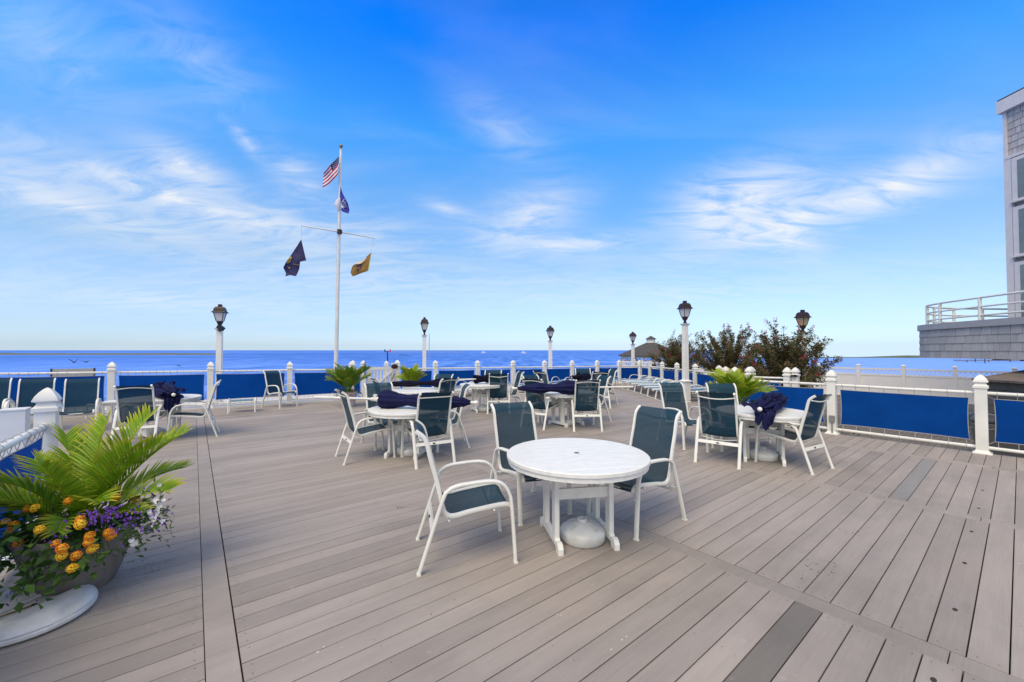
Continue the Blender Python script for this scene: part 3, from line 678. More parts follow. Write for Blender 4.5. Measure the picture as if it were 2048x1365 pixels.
# little dark shed at the right edge
sh = thing('shed', 'small dark shed with a low brown roof behind the right fence', 'shed', (10.95, 8.3, GZ))
SHD = mat('dark_siding', (0.15, 0.145, 0.13), 0.8, 0.1, 5)
MB().box((11.65, 8.82, 0.17), (1.40, 1.0, 1.44)).build('core', SHD, sh, False, True)
for i in range(8): MB().box((11.65, 8.305, -0.45 + .18 * i), (1.41, 0.03, 0.168), rot=Matrix.Rotation(0.1, 3, 'X')).build('siding_board', SHD, sh, False, True)
for i in range(8): MB().box((10.935, 8.80, -0.45 + .18 * i), (0.03, 1.0, 0.168), rot=Matrix.Rotation(-0.1, 3, 'Y')).build('siding_board', SHD, sh, False, True)
MB().box((10.93, 8.285, 0.17), (0.06, 0.07, 1.42)).build('corner_board', mat('brown_trim', (0.10, 0.075, 0.06), 0.7), sh, False, True)
MB().box((11.62, 8.80, 1.07), (1.75, 1.25, 0.05), rot=Matrix.Rotation(-0.16, 3, 'Y')).build('roof', mat('brown_roof', (0.19, 0.15, 0.125), 0.85, 0.2, 9, 0.3, 40), sh, False, True)
# grey cabinet beside the shed
cb = thing('storage_bin', 'dark grey storage bin standing on the pavers by the right fence', 'bin', (9.70, 8.05, GZ))
MB().sqlathe([(.30, 0), (.34, .62), (.36, .63), (.36, .70), (.33, .74)], (0, 0, 0), A).build('bin_body', mat('bin_plastic', (0.075, 0.075, 0.072), 0.6), cb)
MB().sqlathe([(.365, .742), (.365, .78), (.30, .83)], (0, 0, 0), A).build('bin_lid', mat('bin_lid_plastic', (0.05, 0.05, 0.05), 0.6), cb)

# gazebo
gz = thing('gazebo', 'white octagonal gazebo with grey shingled roof and small cupola', 'gazebo', (11.4, 33.0, -1.2))
ROOF = mat('grey_roof_shingle', (0.085, 0.078, 0.072), 0.9, 0.2, 6, 0.3, 20)
gR, e0 = 2.75, 2.40
def octp(r, z, ph=0.2): return [(r * cos(ph + k * pi / 4), r * sin(ph + k * pi / 4), z) for k in range(8)]
mb = MB(); mb.add(octp(gR, e0) + octp(0.42, e0 + 1.02) + octp(gR, e0 - 0.07), [(k, (k + 1) % 8, 8 + (k + 1) % 8, 8 + k) for k in range(8)] + [tuple(range(8, 16)), tuple(range(23, 15, -1))] + [(16 + k, 16 + (k + 1) % 8, (k + 1) % 8, k) for k in range(8)])
mb.build('roof', ROOF, gz)
cp = MB(); cp.add(octp(.36, e0 + 1.0) + octp(.36, e0 + 1.32), [(k, (k + 1) % 8, 8 + (k + 1) % 8, 8 + k) for k in range(8)] + [tuple(range(8, 16))]); cu = cp.build('cupola', WHITE, gz)
cp = MB(); cp.add(octp(.48, e0 + 1.33) + octp(0.02, e0 + 1.60), [(k, (k + 1) % 8, 8 + (k + 1) % 8, 8 + k) for k in range(8)] + [tuple(range(7, -1, -1))]); cp.build('cupola_roof', ROOF, cu)
pts = octp(2.45, 0)
for k in range(8):
    p, q = Vector(pts[k]), Vector(pts[(k + 1) % 8]); MB().sqlathe([(.065, 0), (.065, e0 - .07)], p, 0.2 + k * pi / 4).build('post', WHITE, gz)
    mid = (p + q) / 2; L = (q - p).length; rz = math.atan2(q.y - p.y, q.x - p.x)
    fr = MB(); fr.box(mid + Vector((0, 0, e0 - .13)), (L, .05, .10), rz); fr.box(mid + Vector((0, 0, e0 - .47)), (L, .05, .05), rz); fr.box(mid + Vector((0, 0, .9)), (L, .05, .07), rz)
    fo = fr.build('rail', WHITE, gz)
    sp = MB()
    for i in range(9):
        c_ = p + (q - p) * ((i + .5) / 9); sp.box(c_ + Vector((0, 0, e0 - .31)), (.03, .03, .26), rz); sp.box(c_ + Vector((0, 0, .48)), (.04, .03, .8), rz)
    sp.build('spindles', WHITE, fo)
    for e_ in (0, 1):
        c_ = p if e_ == 0 else q; d_ = (q - p).normalized() * (1 if e_ == 0 else -1)
        br = MB(); br.tube([c_ + Vector((0, 0, e0 - 1.0)), c_ + d_ * .14 + Vector((0, 0, e0 - .72)), c_ + d_ * .42 + Vector((0, 0, e0 - .5))], .045, 5); br.build('bracket', WHITE, gz)
MB().lathe([(2.6, -0.9), (2.6, 0.0)], 8).build('floor', mat('gazebo_floor', (0.5, 0.48, 0.45), 0.7), gz)

# ================================================================== LAMP POSTS
def lantern_post(pxx, top, Yd, base, label, yellow=False, plinth=False, rz=0.3):
    g = at_y(pxx, top, Yd); root = thing('lamp_post', label, 'lamp post', (g.x, Yd, base), 0.0, 'lantern posts round the deck')
    H = g.z - base; hb = H - 0.72
    prof = [(.11, 0), (.11, .03), (.075, .05)] + ([(.10, .06), (.10, .62), (.14, .64), (.14, .665), (.085, .69)] if plinth else []) + [(.072, .70), (.066, hb - .07), (.075, hb - .065), (.080, hb - .045), (.115, hb - .008), (.115, hb)]
    MB().sqlathe(prof).build('post', WHITE, root, 30).rotation_euler = (0, 0, rz)
    la = MB().sqlathe([(0.043, hb), (0.043, hb + .03), (0.029, hb + .04), (0.029, hb + .10), (0.047, hb + .12), (0.058, hb + .16), (0.072, hb + .21), (0.082, hb + .215)]).build('lantern_base', BRONZE, root, 30); la.rotation_euler = (0, 0, rz)
    gl = MB().sqlathe([(0.072, hb + .216), (0.123, hb + .468)]).build('lamp_glass', GLASSY if yellow else GLASS, root); gl.rotation_euler = (0, 0, rz)
    bars = MB()
    for x, y in ((-1, -1), (1, -1), (1, 1), (-1, 1)): bars.tube([(x * .0757, y * .0757, hb + .215), (x * .1295, y * .1295, hb + .47)], .010, 5)
    bo = bars.build('lantern_frame', BRONZE, root); bo.rotation_euler = (0, 0, rz)
    rf = MB().sqlathe([(0.168, hb + .462), (0.173, hb + .474), (0.160, hb + .49), (0.136, hb + .515), (0.129, hb + .56), (0.117, hb + .60), (0.094, hb + .635), (0.047, hb + .65), (0.045, hb + .652), (0.045, hb + .71), (0.032, hb + .72)]).build('lantern_roof', BRONZE, root, 30); rf.rotation_euler = (0, 0, rz)
    return root
l1 = lantern_post(440.5, 609, 12.0, -0.4, 'lamp post with dark floodlight at the far left, behind the fence')
fl = MB(); fl.box((0.12, -0.13, 2.68), (0.17, 0.12, 0.11), rot=Matrix.Rotation(radians(35), 3, 'Y')); fl.box((0.05, -0.08, 2.62), (0.05, 0.06, 0.09)); fl.build('floodlight', BLACK, l1)
lantern_post(849, 635, 16.1, -0.4, 'lamp post just right of the picket gate, behind the far fence')
lantern_post(1100.5, 652, 19.3, -0.4, 'lamp post behind the middle of the far fence')
lantern_post(1265.5, 664, 23.3, -0.4, 'smallest lamp post, in front of the gazebo')
lantern_post(1369.5, 602, 12.6, 0.0, 'tall lamp post on a boxed base standing beside the loungers', plinth=True)
lantern_post(1605, 620, 12.9, GZ, 'lamp post with yellowed glass rising out of the right bush', yellow=True)

# ================================================================== FLAGPOLE AND FLAGS
FY = 14.0
pb, ptp = at_y(671.5, 747, FY), at_y(682, 300, FY); dirp = (ptp - pb).normalized(); p0 = pb - dirp * (pb.z + 0.4) / dirp.z
fp = thing('flagpole', 'tall white flagpole with a crossing yard and gold ball behind the far fence', 'flagpole', p0)
MB().cyl(p0, ptp, 0.075, 0.042, 16).build('pole', WHITE, fp, 60, True)
ball = ptp + dirp * 0.13
mb = MB(); mb.cyl(ptp, ball, .03, .01, 8); mb.lathe([(0.001, -.062), (.035, -.05), (.058, -.02), (.058, .02), (.035, .05), (.001, .062)], 14, ball, cap=False); mb.build('ball_finial', mat('aged_gold', (0.28, 0.17, 0.08), 0.4, metal=0.6), fp, 60, True)
yl, yr = at_y(602, 452, 13.3), at_y(750, 477, 14.8); yl.z = yr.z = (yl.z + yr.z) / 2
yc = at_y(679, 464, 13.93)
yl = yc + (yl - yr) * 0.52 + Vector((0, 0, .0)); yr = yc + (yr - at_y(602, 452, 13.3)).normalized() * 1.22
MB().cyl(at_y(602, 452, 13.2), yc, .018, .03, 8).build('yard_arm', WHITE, fp, 60, True); MB().cyl(yc, at_y(750, 477, 14.7), .03, .018, 8).build('yard_arm', WHITE, fp, 60, True)
MB().cyl(yc - Vector((0, 0, .07)), yc + Vector((0, 0, .07)), .085, n=12).build('yard_clamp', BRONZE, fp, 40, True)
mb = MB(); mb.cyl(at_y(602.5, 453, 13.22), at_y(604, 478, 13.3), .004, n=4); mb.cyl(at_y(747, 476.5, 14.66), at_y(743, 503, 14.6), .004, n=4); mb.cyl(at_y(677.5, 310, 13.9), at_y(669, 745, 13.9), .004, n=4); mb.build('halyard', ROPE, fp, False, True)
FRED = mat('flag_red', (0.45, 0.012, 0.03), 0.7, 0.1, 8, sub=0.25); FWH = mat('flag_white', (0.78, 0.74, 0.74), 0.7, 0.05, 8, sub=0.25); FBL = mat('flag_navy', (0.020, 0.022, 0.09), 0.7, 0.1, 8, sub=0.2)
def surf(cols, Yd, amp=0.05, fr=2.0, ph=0.0):
    """cols: list of (top px, bottom px) running from the hoist to the fly; returns F(u,v), v=0 top"""
    tops = smooth_path([c[0] for c in cols], 6); bots = smooth_path([c[1] for c in cols], 6); n = len(tops) - 1
    def Fn(u, v, off=0.0):
        x = u * n; i = min(int(x), n - 1); k = x - i
        a_ = [tops[i][d] + (tops[i + 1][d] - tops[i][d]) * k for d in (0, 1)]; b_ = [bots[i][d] + (bots[i + 1][d] - bots[i][d]) * k for d in (0, 1)]
        pxx, pyy = a_[0] + (b_[0] - a_[0]) * v, a_[1] + (b_[1] - a_[1]) * v
        return at_y(pxx, pyy, Yd + amp * u * sin(fr * pi * u + 2.2 * v + ph) + amp * .5 * sin(5 * v + ph) * min(1, u * 3) - off)
    return Fn
def stroke(mb, Fn, a_, b_, w, off=0.02):
    (u0, v0), (u1, v1) = a_, b_; L = math.hypot(u1 - u0, v1 - v0) or 1; nx, ny = -(v1 - v0) / L * w, (u1 - u0) / L * w
    mb.add([Fn(u0 + nx, v0 + ny, off), Fn(u1 + nx, v1 + ny, off), Fn(u1 - nx, v1 - ny, off), Fn(u0 - nx, v0 - ny, off)], [(0, 1, 2, 3)])
def blob(mb, Fn, cu_, cv_, ru, rv, off=0.02, n=10):
    mb.add([Fn(cu_ + ru * cos(2 * pi * k / n), cv_ + rv * sin(2 * pi * k / n), off) for k in range(n)], [tuple(range(n))])
# stars and stripes
Fu = surf([((678, 313), (677, 341)), ((671, 320), (675, 350)), ((661, 330), (668, 358)), ((653, 340), (658, 368)), ((647, 347), (645, 376))], 13.85, 0.10, 2.4)
root = thing('flag', 'red and white striped flag with starry blue corner, topmost on the pole', 'flag', Fu(0, 1))
mb = MB(); nu = 20
for sidx in range(9):
    for i in range(nu):
        u0, u1, v0, v1 = i / nu, (i + 1) / nu, sidx / 9, (sidx + 1) / 9
        mb.mi = 2 if (sidx < 4 and i < nu * 0.46) else (0 if sidx % 2 == 0 else 1); mb.add([Fu(u0, v0), Fu(u1, v0), Fu(u1, v1), Fu(u0, v1)], [(0, 1, 2, 3)])
mb.build('cloth', [FRED, FWH, FBL], root, True, True)
mb = MB()
for r in range(5):
    for c in range(6): blob(mb, Fu, 0.04 + .07 * c + (.03 if r % 2 else 0), 0.05 + .085 * r, .016, .024, 0.012, 5)
mb.build('stars', FWH, root, False, True)
# blue and white burgee below
Fb = surf([((681, 374), (679.5, 392)), ((685, 386), (681, 400)), ((691, 398), (684, 412)), ((696, 408), (683, 422)), ((699, 421), (697, 428))], 13.8, 0.06, 2, 1)
root = thing('flag', 'furled blue and white lettered flag hanging below the striped flag', 'flag', Fb(0, 1))
MB().grid(lambda u, v: Fb(u, v), 14, 6).build('cloth', mat('flag_blue', (0.03, 0.045, 0.30), 0.7, 0.1, 8, sub=0.25), root, True, True)
mb = MB()
for o_, L in ((0.40, 'A'), (0.56, 'N'), (0.74, 'C')):
    a_ = {'A': [((0, .8), (.05, .2)), ((.05, .2), (.10, .8)), ((.02, .55), (.08, .55))], 'N': [((0, .8), (0, .2)), ((0, .2), (.10, .8)), ((.10, .8), (.10, .2))], 'C': [((.1, .25), (0, .3)), ((0, .3), (0, .75)), ((0, .75), (.1, .8))]}[L]
    for (p_, q_) in a_: stroke(mb, Fb, (o_ + p_[0], p_[1]), (o_ + q_[0], q_[1]), .012)
mb.build('letters', FWH, root, False, True)
Fw = surf([((680, 394), (679, 417)), ((674, 398), (673, 419)), ((669, 406), (669, 413))], 13.88, 0.05, 1.5, 2)
MB().grid(lambda u, v: Fw(u, v), 8, 5).build('white_panel', FWH, root, True, True)
Fw2 = surf([((682.5, 400), (682.5, 414)), ((688, 411), (686, 417))], 13.78, 0.02, 1, 0); MB().grid(lambda u, v: Fw2(u, v), 4, 3).build('white_panel', FWH, root, True, True)
# dark navy flag on the left halyard
Fn_ = surf([((602.5, 479), (612.5, 521.5)), ((591, 497), (601, 524)), ((581, 512), (600, 527)), ((572, 525), (598, 540)), ((566.5, 535.5), (592, 553))], 13.3, 0.07, 2.2, .5)
root = thing('flag', 'drooping dark navy flag with gold emblem under the left yard arm', 'flag', Fn_(0, 1))
FN = mat('flag_dark_navy', (0.028, 0.026, 0.085), 0.75, 0.15, 8, sub=0.15); GOLD = mat('gold_embroidery', (0.48, 0.30, 0.035), 0.6, 0.15, 20)
MB().grid(lambda u, v: Fn_(u, v), 16, 10).build('cloth', FN, root, True, True)
Ft = surf([((566.5, 535.5), (592, 553)), ((571, 545), (580, 551)), ((572, 547), (571, 553.5))], 13.33, 0.05, 1, .5); MB().grid(lambda u, v: Ft(u, v), 6, 4).build('tail', FN, root, True, True)
mb = MB(); blob(mb, Fn_, .55, .10, .05, .10); blob(mb, Fn_, .62, .05, .03, .05); mb.build('emblem', GOLD, root, False, True)
mb = MB()
for a_, b_ in (((.62, .16), (.72, .02)), ((.72, .02), (.76, .10)), ((.76, .10), (.66, .24)), ((.66, .24), (.62, .16)), ((.66, .17), (.73, .07))): stroke(mb, Fn_, a_, b_, .014)
blob(mb, Fn_, .86, .36, .025, .07); stroke(mb, Fn_, (.84, .2), (.87, .36), .01); stroke(mb, Fn_, (.60, .92), (.68, .45), .008)
mb.build('emblem', GOLD, root, False, True)
# tan flag on the right halyard
Fg = surf([((742.5, 505), (737, 541.5)), ((733, 514), (733, 543.5)), ((722, 525), (725, 546)), ((712, 528), (716, 549.5)), ((705, 533), (706.5, 553)), ((701, 546), (703, 550))], 14.6, 0.06, 2.0, 1.2)
root = thing('flag', 'tan gold flag with dark emblem under the right yard arm', 'flag', Fg(0, 1))
TAN = mat('flag_tan', (0.36, 0.185, 0.035), 0.7, 0.15, 6, sub=0.25)
MB().grid(lambda u, v: Fg(u, v), 18, 8).build('cloth', TAN, root, True, True)
Fh = surf([((743, 506), (737.5, 540)), ((741.3, 508), (735.5, 541))], 14.57, 0, 1); MB().grid(lambda u, v: Fh(u, v), 2, 6).build('hoist_tape', mat('yellow_tape', (0.50, 0.42, 0.13), 0.7), root, False, True)
Ff = surf([((734, 515), (733, 517)), ((724, 521), (722, 527)), ((712, 526), (711, 528.5))], 14.55, 0.02, 1); MB().grid(lambda u, v: Ff(u, v), 8, 2).build('folded_edge', mat('cream_cloth', (0.70, 0.60, 0.46), 0.7), root, True, True)
mb = MB(); rng = random.Random(4)
for k in range(9): blob(mb, Fg, .50 + rng.uniform(-.10, .10), .42 + rng.uniform(-.26, .22), rng.uniform(.03, .055), rng.uniform(.07, .13), 0.015, 7)
mb.build('emblem', mat('emblem_plum', (0.07, 0.028, 0.07), 0.7), root, False, True)

# ================================================================== TABLES
TZ = 0.72; TR = 0.61
def make_table():
    root = thing('round_table', '', 'table')
    npl = 9; wpl = 2 * TR / npl
    for i in range(npl):
        y0, y1 = -TR + i * wpl + .0022, -TR + (i + 1) * wpl - .0022
        def side(sg, R):
            return [(sg * sqrt(max(0, R * R - (y0 + (y1 - y0) * k / 6) ** 2)), y0 + (y1 - y0) * k / 6) for k in range(7)]
        e = 0.008; P = side(1, TR) + side(-1, TR)[::-1]; n = len(P)
        Pi = [(x * (TR - e) / TR, max(y0 + .001, min(y1 - .001, y * (TR - e) / TR))) for x, y in P]
        mb = MB(); mb.add([(x, y, TZ - .032) for x, y in P] + [(x, y, TZ - .007) for x, y in P] + [(x, y, TZ) for x, y in Pi],
                          [tuple(range(n - 1, -1, -1)), tuple(range(2 * n, 3 * n))] + [(l * n + k, l * n + (k + 1) % n, (l + 1) * n + (k + 1) % n, (l + 1) * n + k) for l in (0, 1) for k in range(n)])
        mb.build('plank', TABLE, root)
    mb = MB(); mb.lathe([(TR - .025, TZ - .033), (TR - .012, TZ - .035), (TR - .012, TZ - .072), (TR - .05, TZ - .075), (TR - .05, TZ - .033)], 48, cap=False); mb.build('apron', TABLE, root, 30)
    mb = MB(); mb.lathe([(.0, TZ + .0006), (.022, TZ + .0008), (.024, TZ + .0002)], 16, cap=False); mb.build('umbrella_hole', BLACK, root)
    for sx in (-1, 1):
        x = sx * 0.235
        for sy in (-1, 1): MB().box((x, sy * 0.15, (TZ - .034 + .07) / 2), (0.038, 0.085, TZ - .034 - .07)).build('leg', TABLE, root)
        # bracket-footed rail
        poly = [(-.30, 0), (-.30, .045), (-.28, .075), (-.25, .085), (-.21, .075), (-.18, .10), (.18, .10), (.21, .075), (.25, .085), (.28, .075), (.30, .045), (.30, 0), (.235, 0), (.215, .04), (-.215, .04), (-.235, 0)]
        n = len(poly); P = [(x - .021 + d, y, z) for d in (0, .042) for y, z in poly]
        fs = [(k, (k + 1) % n, n + (k + 1) % n, n + k) for k in range(n)]
        caps = [(0, 1, 14, 15), (1, 2, 3, 4, 14), (4, 5, 6, 7, 13, 14), (7, 8, 9, 10, 13), (10, 11, 12, 13)]
        caps = [(0, 1, 2, 3, 4, 14, 15), (4, 5, 6, 7, 13, 14), (7, 8, 9, 10, 11, 12, 13)]
        MB().add(P, fs + caps + [tuple(n + i for i in c[::-1]) for c in caps]).build('foot_rail', TABLE, root)
        MB().box((x, 0, TZ - .055), (.044, .78, .04)).build('top_rail', TABLE, root)
    MB().box((0, -.15, .43), (.43, .03, .085)).build('stretcher', TABLE, root); MB().box((0, .15, .50), (.43, .03, .085)).build('stretcher', TABLE, root)
    return root
table0 = make_table()
TABLES = [((0.565, 3.53), 10, 'nearest round white table with a bare top'),
          ((-1.60, 6.28), -12, 'round white table with a long navy umbrella lying across it, left of centre'),
          ((1.18, 8.80), 35, 'round white table with a navy umbrella lying across it, behind the nearest table'),
          ((3.72, 6.00), -28, 'round white table with a crumpled umbrella near the right fence'),
          ((-6.66, 7.66), 55, 'round white table half hidden behind the near palm'),
          ((-2.14, 9.15), 5, 'round white table with a tied umbrella in front of the picket gate'),
          ((-0.78, 10.75), 20, 'round white table with a black umbrella bundle in the middle distance'),
          ((2.28, 12.05), -15, 'farthest round white table, near the far fence')]
for i, ((x, y), a_, lab) in enumerate(TABLES):
    if i == 0: table0.location = (x, y, 0); table0.rotation_euler = (0, 0, radians(a_)); table0['label'] = lab; table0['group'] = 'round tables on the deck'
    else: dup(table0, (x, y, 0), radians(a_), lab, 'round tables on the deck')
# umbrella bases under the tables
def make_base():
    root = thing('umbrella_base', '', 'umbrella base')
    MB().lathe([(.0, 0.004), (.178, .004), (.190, .018), (.193, .075), (.186, .092), (.15, .115), (.10, .138), (.058, .152), (.050, .156), (.0, .156)], 40, cap=False).build('tank', BASEW, root, 40)
    MB().lathe([(.028, .154), (.044, .154), (.044, .176), (.038, .180), (.030, .180), (.028, .160)], 20, cap=False).build('collar', BASEW, root, 40)
    for k in range(4): MB().box((cos(k * pi / 2) * .105, sin(k * pi / 2) * .105, .126), (.10, .04, .024), rot=Matrix.Rotation(k * pi / 2, 3, 'Z') @ Matrix.Rotation(.42, 3, 'Y')).build('rib', BASEW, root)
    MB().lathe([(.0, .168), (.020, .168), (.022, .15)], 14, (.10, .07, -.048), cap=False).build('fill_plug', BASEW, root, 40)
    return root
base0 = make_base()
for i, ((x, y), a_, lab) in enumerate(TABLES):
    l2 = 'white round umbrella base under the ' + ['nearest bare table', 'table with the long navy umbrella', 'table behind the nearest one', 'table by the right fence', 'table behind the near palm', 'table before the gate', 'table with the black bundle', 'farthest table'][i]
    ox, oy = [(.04, -.05), (0, .03), (0.02, 0.02), (.02, .02), (-.15, .0), (0, 0), (0, 0), (0, 0)][i]
    if i == 0: base0.location = (x + ox, y + oy, 0); base0['label'] = l2; base0['group'] = 'umbrella bases under the tables'; base0.rotation_euler = (0, 0, .7)
    else: dup(base0, (x + ox, y + oy, 0), random.uniform(0, 6), l2, 'umbrella bases under the tables')

# ================================================================== CHAIRS
RAIL = smooth_path([(.345, .385), (.325, .420), (.26, .432), (.02, .402), (-.09, .382), (-.15, .392), (-.185, .45), (-.232, .65), (-.280, .82), (-.300, .91), (-.325, .972), (-.385, 1.02)], 4)
ARM = smooth_path([(.36, .0), (.330, .42), (.308, .53), (.258, .600), (.17, .628), (.0, .622), (-.09, .610), (-.152, .580), (-.196, .50), (-.36, .0)], 5)
def make_chair(bow):
    root = thing('sling_chair', '', 'chair')
    for sx in (-1, 1):
        MB().strap(ARM, sx * .279, .040, .024).build('arm_and_legs', FRAME, root, 50)
        MB().strap(RAIL, sx * .237, .026, .030).build('sling_rail', FRAME, root, 50)
        MB().box((sx * .279, .36, .006), (.046, .03, .012)).build('foot_cap', FRAME, root); MB().box((sx * .279, -.358, .006), (.046, .03, .012)).build('foot_cap', FRAME, root)
    n = len(RAIL)
    def fn(u, v):
        x = v * (n - 1); i = min(int(x), n - 2); k = x - i; y = RAIL[i][0] + (RAIL[i + 1][0] - RAIL[i][0]) * k; z = RAIL[i][1] + (RAIL[i + 1][1] - RAIL[i][1]) * k
        w = 1 - (2 * u - 1) ** 2; seat = max(0, 1 - max(0, v - .42) * 6)
        return (-.236 + .472 * u, y - .014 * w * (1 - seat), z + .004 - .018 * w * seat)
    MB().grid(fn, 6, n - 1).build('sling', SLING, root, True)
    MB().tube([(-.245 + .49 * k / 10, -.350 - .012 * sin(pi * k / 10), .985 - .028 + bow * sin(pi * k / 10)) for k in range(11)], .0085, 8).build('top_bar', FRAME, root, 60)
    bar = MB().box((0, -.262, .30), (.54, .016, .045), rot=Matrix.Rotation(radians(-20), 3, 'X')).build('rear_bar', FRAME, root)
    MB().box((0, -.274, .30), (.035, .006, .016), rot=Matrix.Rotation(radians(-20), 3, 'X')).build('maker_badge', BLACK, bar)
    MB().tube([(-.25 + .5 * k / 8, -.14, .352 - .035 * sin(pi * k / 8)) for k in range(9)], .008, 6).build('seat_bow', FRAME, root, 60)
    MB().tube([(-.25 + .5 * k / 8, .20, .40 - .035 * sin(pi * k / 8)) for k in range(9)], .008, 6).build('seat_bow', FRAME, root, 60)
    MB().tube([(-.279, .332, .40), (-.20, .332, .385), (.20, .332, .385), (.279, .332, .40)], .010, 6).build('front_bar', FRAME, root, 60)
    return root
protos = {'a': make_chair(0.026), 's': make_chair(-0.028), 'f': make_chair(0.0)}
used = set()
CH = [  # x, y, facing (deg), bow, label, group
    (-.39, 3.285, 14, 'f', 'nearest chair, turned sideways left of the bare table'), (.16, 4.19, -62.6, 'f', 'chair facing the camera behind the left of the bare table'), (1.19, 3.89, -145, 's', 'chair at the right of the bare table facing left'),
    (-1.24, 5.95, 120.5, 'f', 'chair with its back to the camera at the table with the long umbrella'), (-2.225, 6.125, 34.5, 'f', 'chair in side view left of the table with the long umbrella'), (-2.19, 6.97, -53, 'f', 'chair facing the camera behind the left of the long-umbrella table'), (-1.13, 6.89, -165, 'f', 'chair behind the umbrella tip at the right of the long-umbrella table'),
    (.62, 8.63, 55, 'a', 'chair turned away at the left of the table behind the nearest one'), (1.50, 8.38, 92, 'a', 'chair with its back squarely to the camera behind the bare table'), (1.82, 9.31, -165, 'f', 'chair at the right of the table behind the nearest one, facing left'), (.66, 9.40, -50, 'f', 'chair on the far left side of the table behind the nearest one'),
    (3.09, 5.95, 51, 's', 'chair with its back to the camera at the table by the right fence'), (3.96, 5.70, 120, 's', 'rightmost chair, in side view at the table by the right fence'), (2.97, 6.98, -75, 'f', 'chair facing the camera left of the table by the right fence'), (3.66, 6.78, -95, 'f', 'chair beyond the table by the right fence, half hidden'),
    (-6.52, 7.11, 115, 'a', 'chair with its back to the camera behind the near palm'), (-5.98, 7.61, -147, 'f', 'chair in profile right of the table behind the near palm'), (-8.65, 8.06, -50, 'f', 'tall-backed chair right of the pair at the far left fence'), (-9.58, 8.06, -50, 'f', 'tall-backed chair left of the pair at the far left fence'), (-10.5, 8.06, -50, 'f', 'chair cut off by the left picture edge'),
    (-6.66, 11.57, -22, 'f', 'lone chair standing against the far fence by the footstool'),
    (-1.61, 8.76, 145, 'a', 'chair with its back to the camera right of the table before the gate'), (-1.80, 9.62, -110, 'f', 'chair facing the camera beyond the right of the table before the gate'), (-2.62, 8.70, 35, 'a', 'chair at the left of the table before the gate, seen through another chair'),
    (-.37, 10.62, 95, 's', 'chair with its back to the camera at the table with the black bundle'), (-.10, 11.15, -165, 'f', 'chair facing left at the right of the black-bundle table'), (-.58, 11.48, -95, 'f', 'chair beyond the black-bundle table against the blue fence'),
    (2.30, 12.75, -90, 'f', 'farthest chair, facing the camera behind the farthest table'), (2.40, 11.52, 100, 'a', 'chair with its back to the camera at the farthest table'), (2.78, 12.35, -170, 'f', 'chair in profile at the right of the farthest table'), (1.05, 11.50, 40, 'a', 'chair turned away left of the farthest table')]
for x, y, a_, bw, lab in CH:
    rz = radians(a_ - 90)
    if bw not in used:
        used.add(bw); p = protos[bw]; p.location = (x, y, 0); p.rotation_euler = (0, 0, rz); p['label'] = lab; p['group'] = 'sling chairs on the deck'
    else: dup(protos[bw], (x, y, 0), rz, lab, 'sling chairs on the deck')

# footstools
def make_stool():
    root = thing('footstool', '', 'footstool')
    for sx in (-1, 1):
        pth = smooth_path([(-.24, 0), (-.235, .25), (-.22, .31), (-.17, .335), (.17, .335), (.22, .31), (.235, .25), (.24, 0)], 4)
        MB().strap(pth, sx * .29, .036, .024).build('leg_frame', FRAME, root, 50)
        MB().tube([(sx * .26, -.22, .30), (sx * .26, -.1, .275), (sx * .26, .1, .275), (sx * .26, .22, .30)], .013, 6).build('sling_rail', FRAME, root, 50)
    MB().grid(lambda u, v: (-.26 + .52 * u, -.21 + .42 * v, .305 - .03 * sin(pi * v)), 6, 8).build('sling', SLINGL, root, True)
    MB().tube([(-.29, 0, .12), (-.1, 0, .09), (.1, 0, .09), (.29, 0, .12)], .010, 6).build('stretcher', FRAME, root, 60)
    return root
st0 = make_stool(); st0.location = (-7.10, 10.62, 0); st0.rotation_euler = (0, 0, radians(31)); st0['label'] = 'low white footstool with light blue sling against the far fence'
dup(st0, (4.14, 6.92, 0), radians(-20), 'footstool under the striped float beyond the table by the right fence')
dup(st0, (-9.75, 9.75, 0), radians(70), 'footstool between the pair of tall-backed chairs')
for o in (st0,): o['group'] = 'sling footstools'
# striped float
fl = thing('swim_float', 'small striped rainbow swim float lying on a footstool', 'float', (4.14, 6.92, 0.34))
cols = [(0.02, 0.25, 0.10), (0.75, 0.74, 0.7), (0.55, 0.02, 0.02), (0.75, 0.22, 0.02), (0.75, 0.50, 0.03), (0.18, 0.45, 0.03)]
for i, c_ in enumerate(cols):
    x0 = -.24 + .08 * i
    def fq(u, v, x0=x0):
        a_ = 2 * pi * v; x = x0 + .079 * u; w = sqrt(max(0.02, 1 - (x / .27) ** 2)); return (x, .17 * w * cos(a_), .045 + .045 * sin(a_))
    MB().grid(fq, 4, 16).build('stripe', mat('float_stripe', c_, 0.45), fl, True)
# side table behind the near post
sd_ = thing('side_table', 'small white square side table beside the tall-backed chairs', 'side table', (-8.80, 9.0, 0), 0.4)
MB().box((0, 0, .47), (.45, .45, .03)).build('table_top', TABLE, sd_); MB().box((0, 0, .43), (.40, .40, .05)).build('apron', TABLE, sd_)
for x in (-.18, .18):
    for y in (-.18, .18): MB().box((x, y, .205), (.05, .05, .40)).build('leg', TABLE, sd_)

